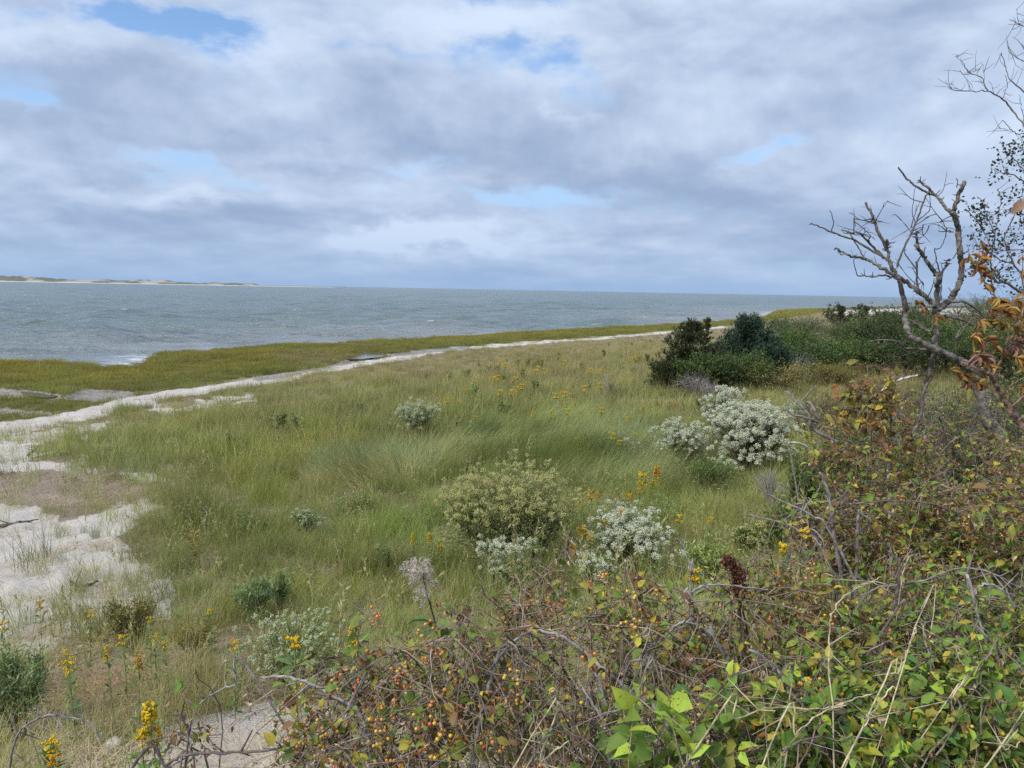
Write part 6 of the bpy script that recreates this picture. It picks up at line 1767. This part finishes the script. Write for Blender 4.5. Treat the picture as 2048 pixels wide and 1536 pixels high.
# ------------------------------------------------------------------ stones, driftwood
m_stone, nt = new_mat('pale_stone'); Tn = NT(nt)
tc = Tn.n('ShaderNodeTexCoord'); n1 = Tn.noise(tc.outputs['Object'], 14, 6, .65); n2 = Tn.noise(tc.outputs['Object'], 60, 4, .6)
cc = Tn.mix(Tn.ss(n1, .4, .65), (.36, .335, .30), (.60, .57, .53))
Tn.out(Tn.bsdf(Tn.vm('SCALE', cc, s=Tn.m('MULTIPLY_ADD', n2, .5, .75)), .9, .2, Tn.bump(n1, .8, .02)))
for k, (x_, y_, w, h_, lab) in enumerate([
    (226, 1484, 42, 24, 'larger pale rough stone under the hooped cane'), (204, 1472, 26, 16, 'smaller grey stone leaning on the larger pale one'),
    (286, 1420, 44, 30, 'white stone half sunk beside the rusty thatch'), (262, 1440, 20, 12, 'small stone below the white half sunk one'),
    (212, 1502, 22, 12, 'flat little stone in front of the larger pale one'), (535, 1528, 40, 22, 'rounded buff stone at the bottom border'),
    (585, 1535, 34, 20, 'pale stone right of the rounded buff one'), (430, 1462, 16, 9, 'small pebble stone on the gravel'),
]):
    c = hit(x_, y_ + h_ * .35); s = w / F * c[1] / 2
    g = np.random.default_rng(3000 + k)
    v, f = BALL2_V, BALL2_T
    nn = 1 + .5 * (vnoise(v[:, 0] * 1.8 + k * 5, v[:, 1] * 1.8 + v[:, 2] * 1.3, 7 + k) - .5) + .25 * (vnoise(v[:, 0] * 5 + k, v[:, 1] * 5 + v[:, 2] * 4, 9 + k) - .5)
    v2 = v * nn[:, None]
    for ax_ in range(5):                                            # a few broken faces
        d_ = rand_dirs(1, g)[0]; lim = g.uniform(.62, .85); ex = np.maximum(v2 @ d_ - lim, 0); v2 = v2 - ex[:, None] * d_ * .9
    q = MB(); q.add(v2 * np.array([s, s * .8, s * h_ / w * 1.15]), np.array(f), (.5, .48, .45))
    o = q.build('stone', m_stone); o.location = (float(c[0]), float(c[1]), float(c[2]) + s * h_ / w * .45); o.rotation_euler = (0, 0, k * 1.3)
    tag(o, lab, 'stone', 'pale stones at the foot of the bank')
for k, (a_, b_, r_, lab) in enumerate([
    (((140, 1172), (170, 1174), (196, 1166)), None, .03, 'black driftwood scrap lying on the bare sand'),
    (((-30, 1058), (10, 1052), (45, 1046), (78, 1040)), None, .03, 'long grey brown driftwood at the left border'),
    (((55, 912), (66, 904), (72, 900)), None, .04, 'dark driftwood stub on the upper sand'),
]):
    P = np.array([hit(x_, y_) + [0, 0, r_ * .5] for x_, y_ in a_]); p = smooth_path(P, 6); g = np.random.default_rng(3100 + k)
    q = MB(); tube(q, p + g.normal(size=p.shape) * .006, r_ * np.interp(np.linspace(0, 1, len(p)), [0, .2, .7, 1], [.4, 1, .8, .3]), [(.03, .028, .03), (.16, .12, .10), (.045, .04, .04)][k], 7)
    for j in range(4):
        i = g.integers(2, len(p) - 2); d_ = unit(rand_dirs(1, g)[0] * [1, 1, .4]); tube(q, np.array([p[i], p[i] + d_ * .1, p[i] + d_ * .22 + [0, 0, -.01]]), np.array([r_ * .4, r_ * .3, r_ * .15]), (.10, .08, .07), 5)
    o = q.build('driftwood', M_TWIG, None, p[0], True); tag(o, lab, 'driftwood', 'driftwood on the sand')
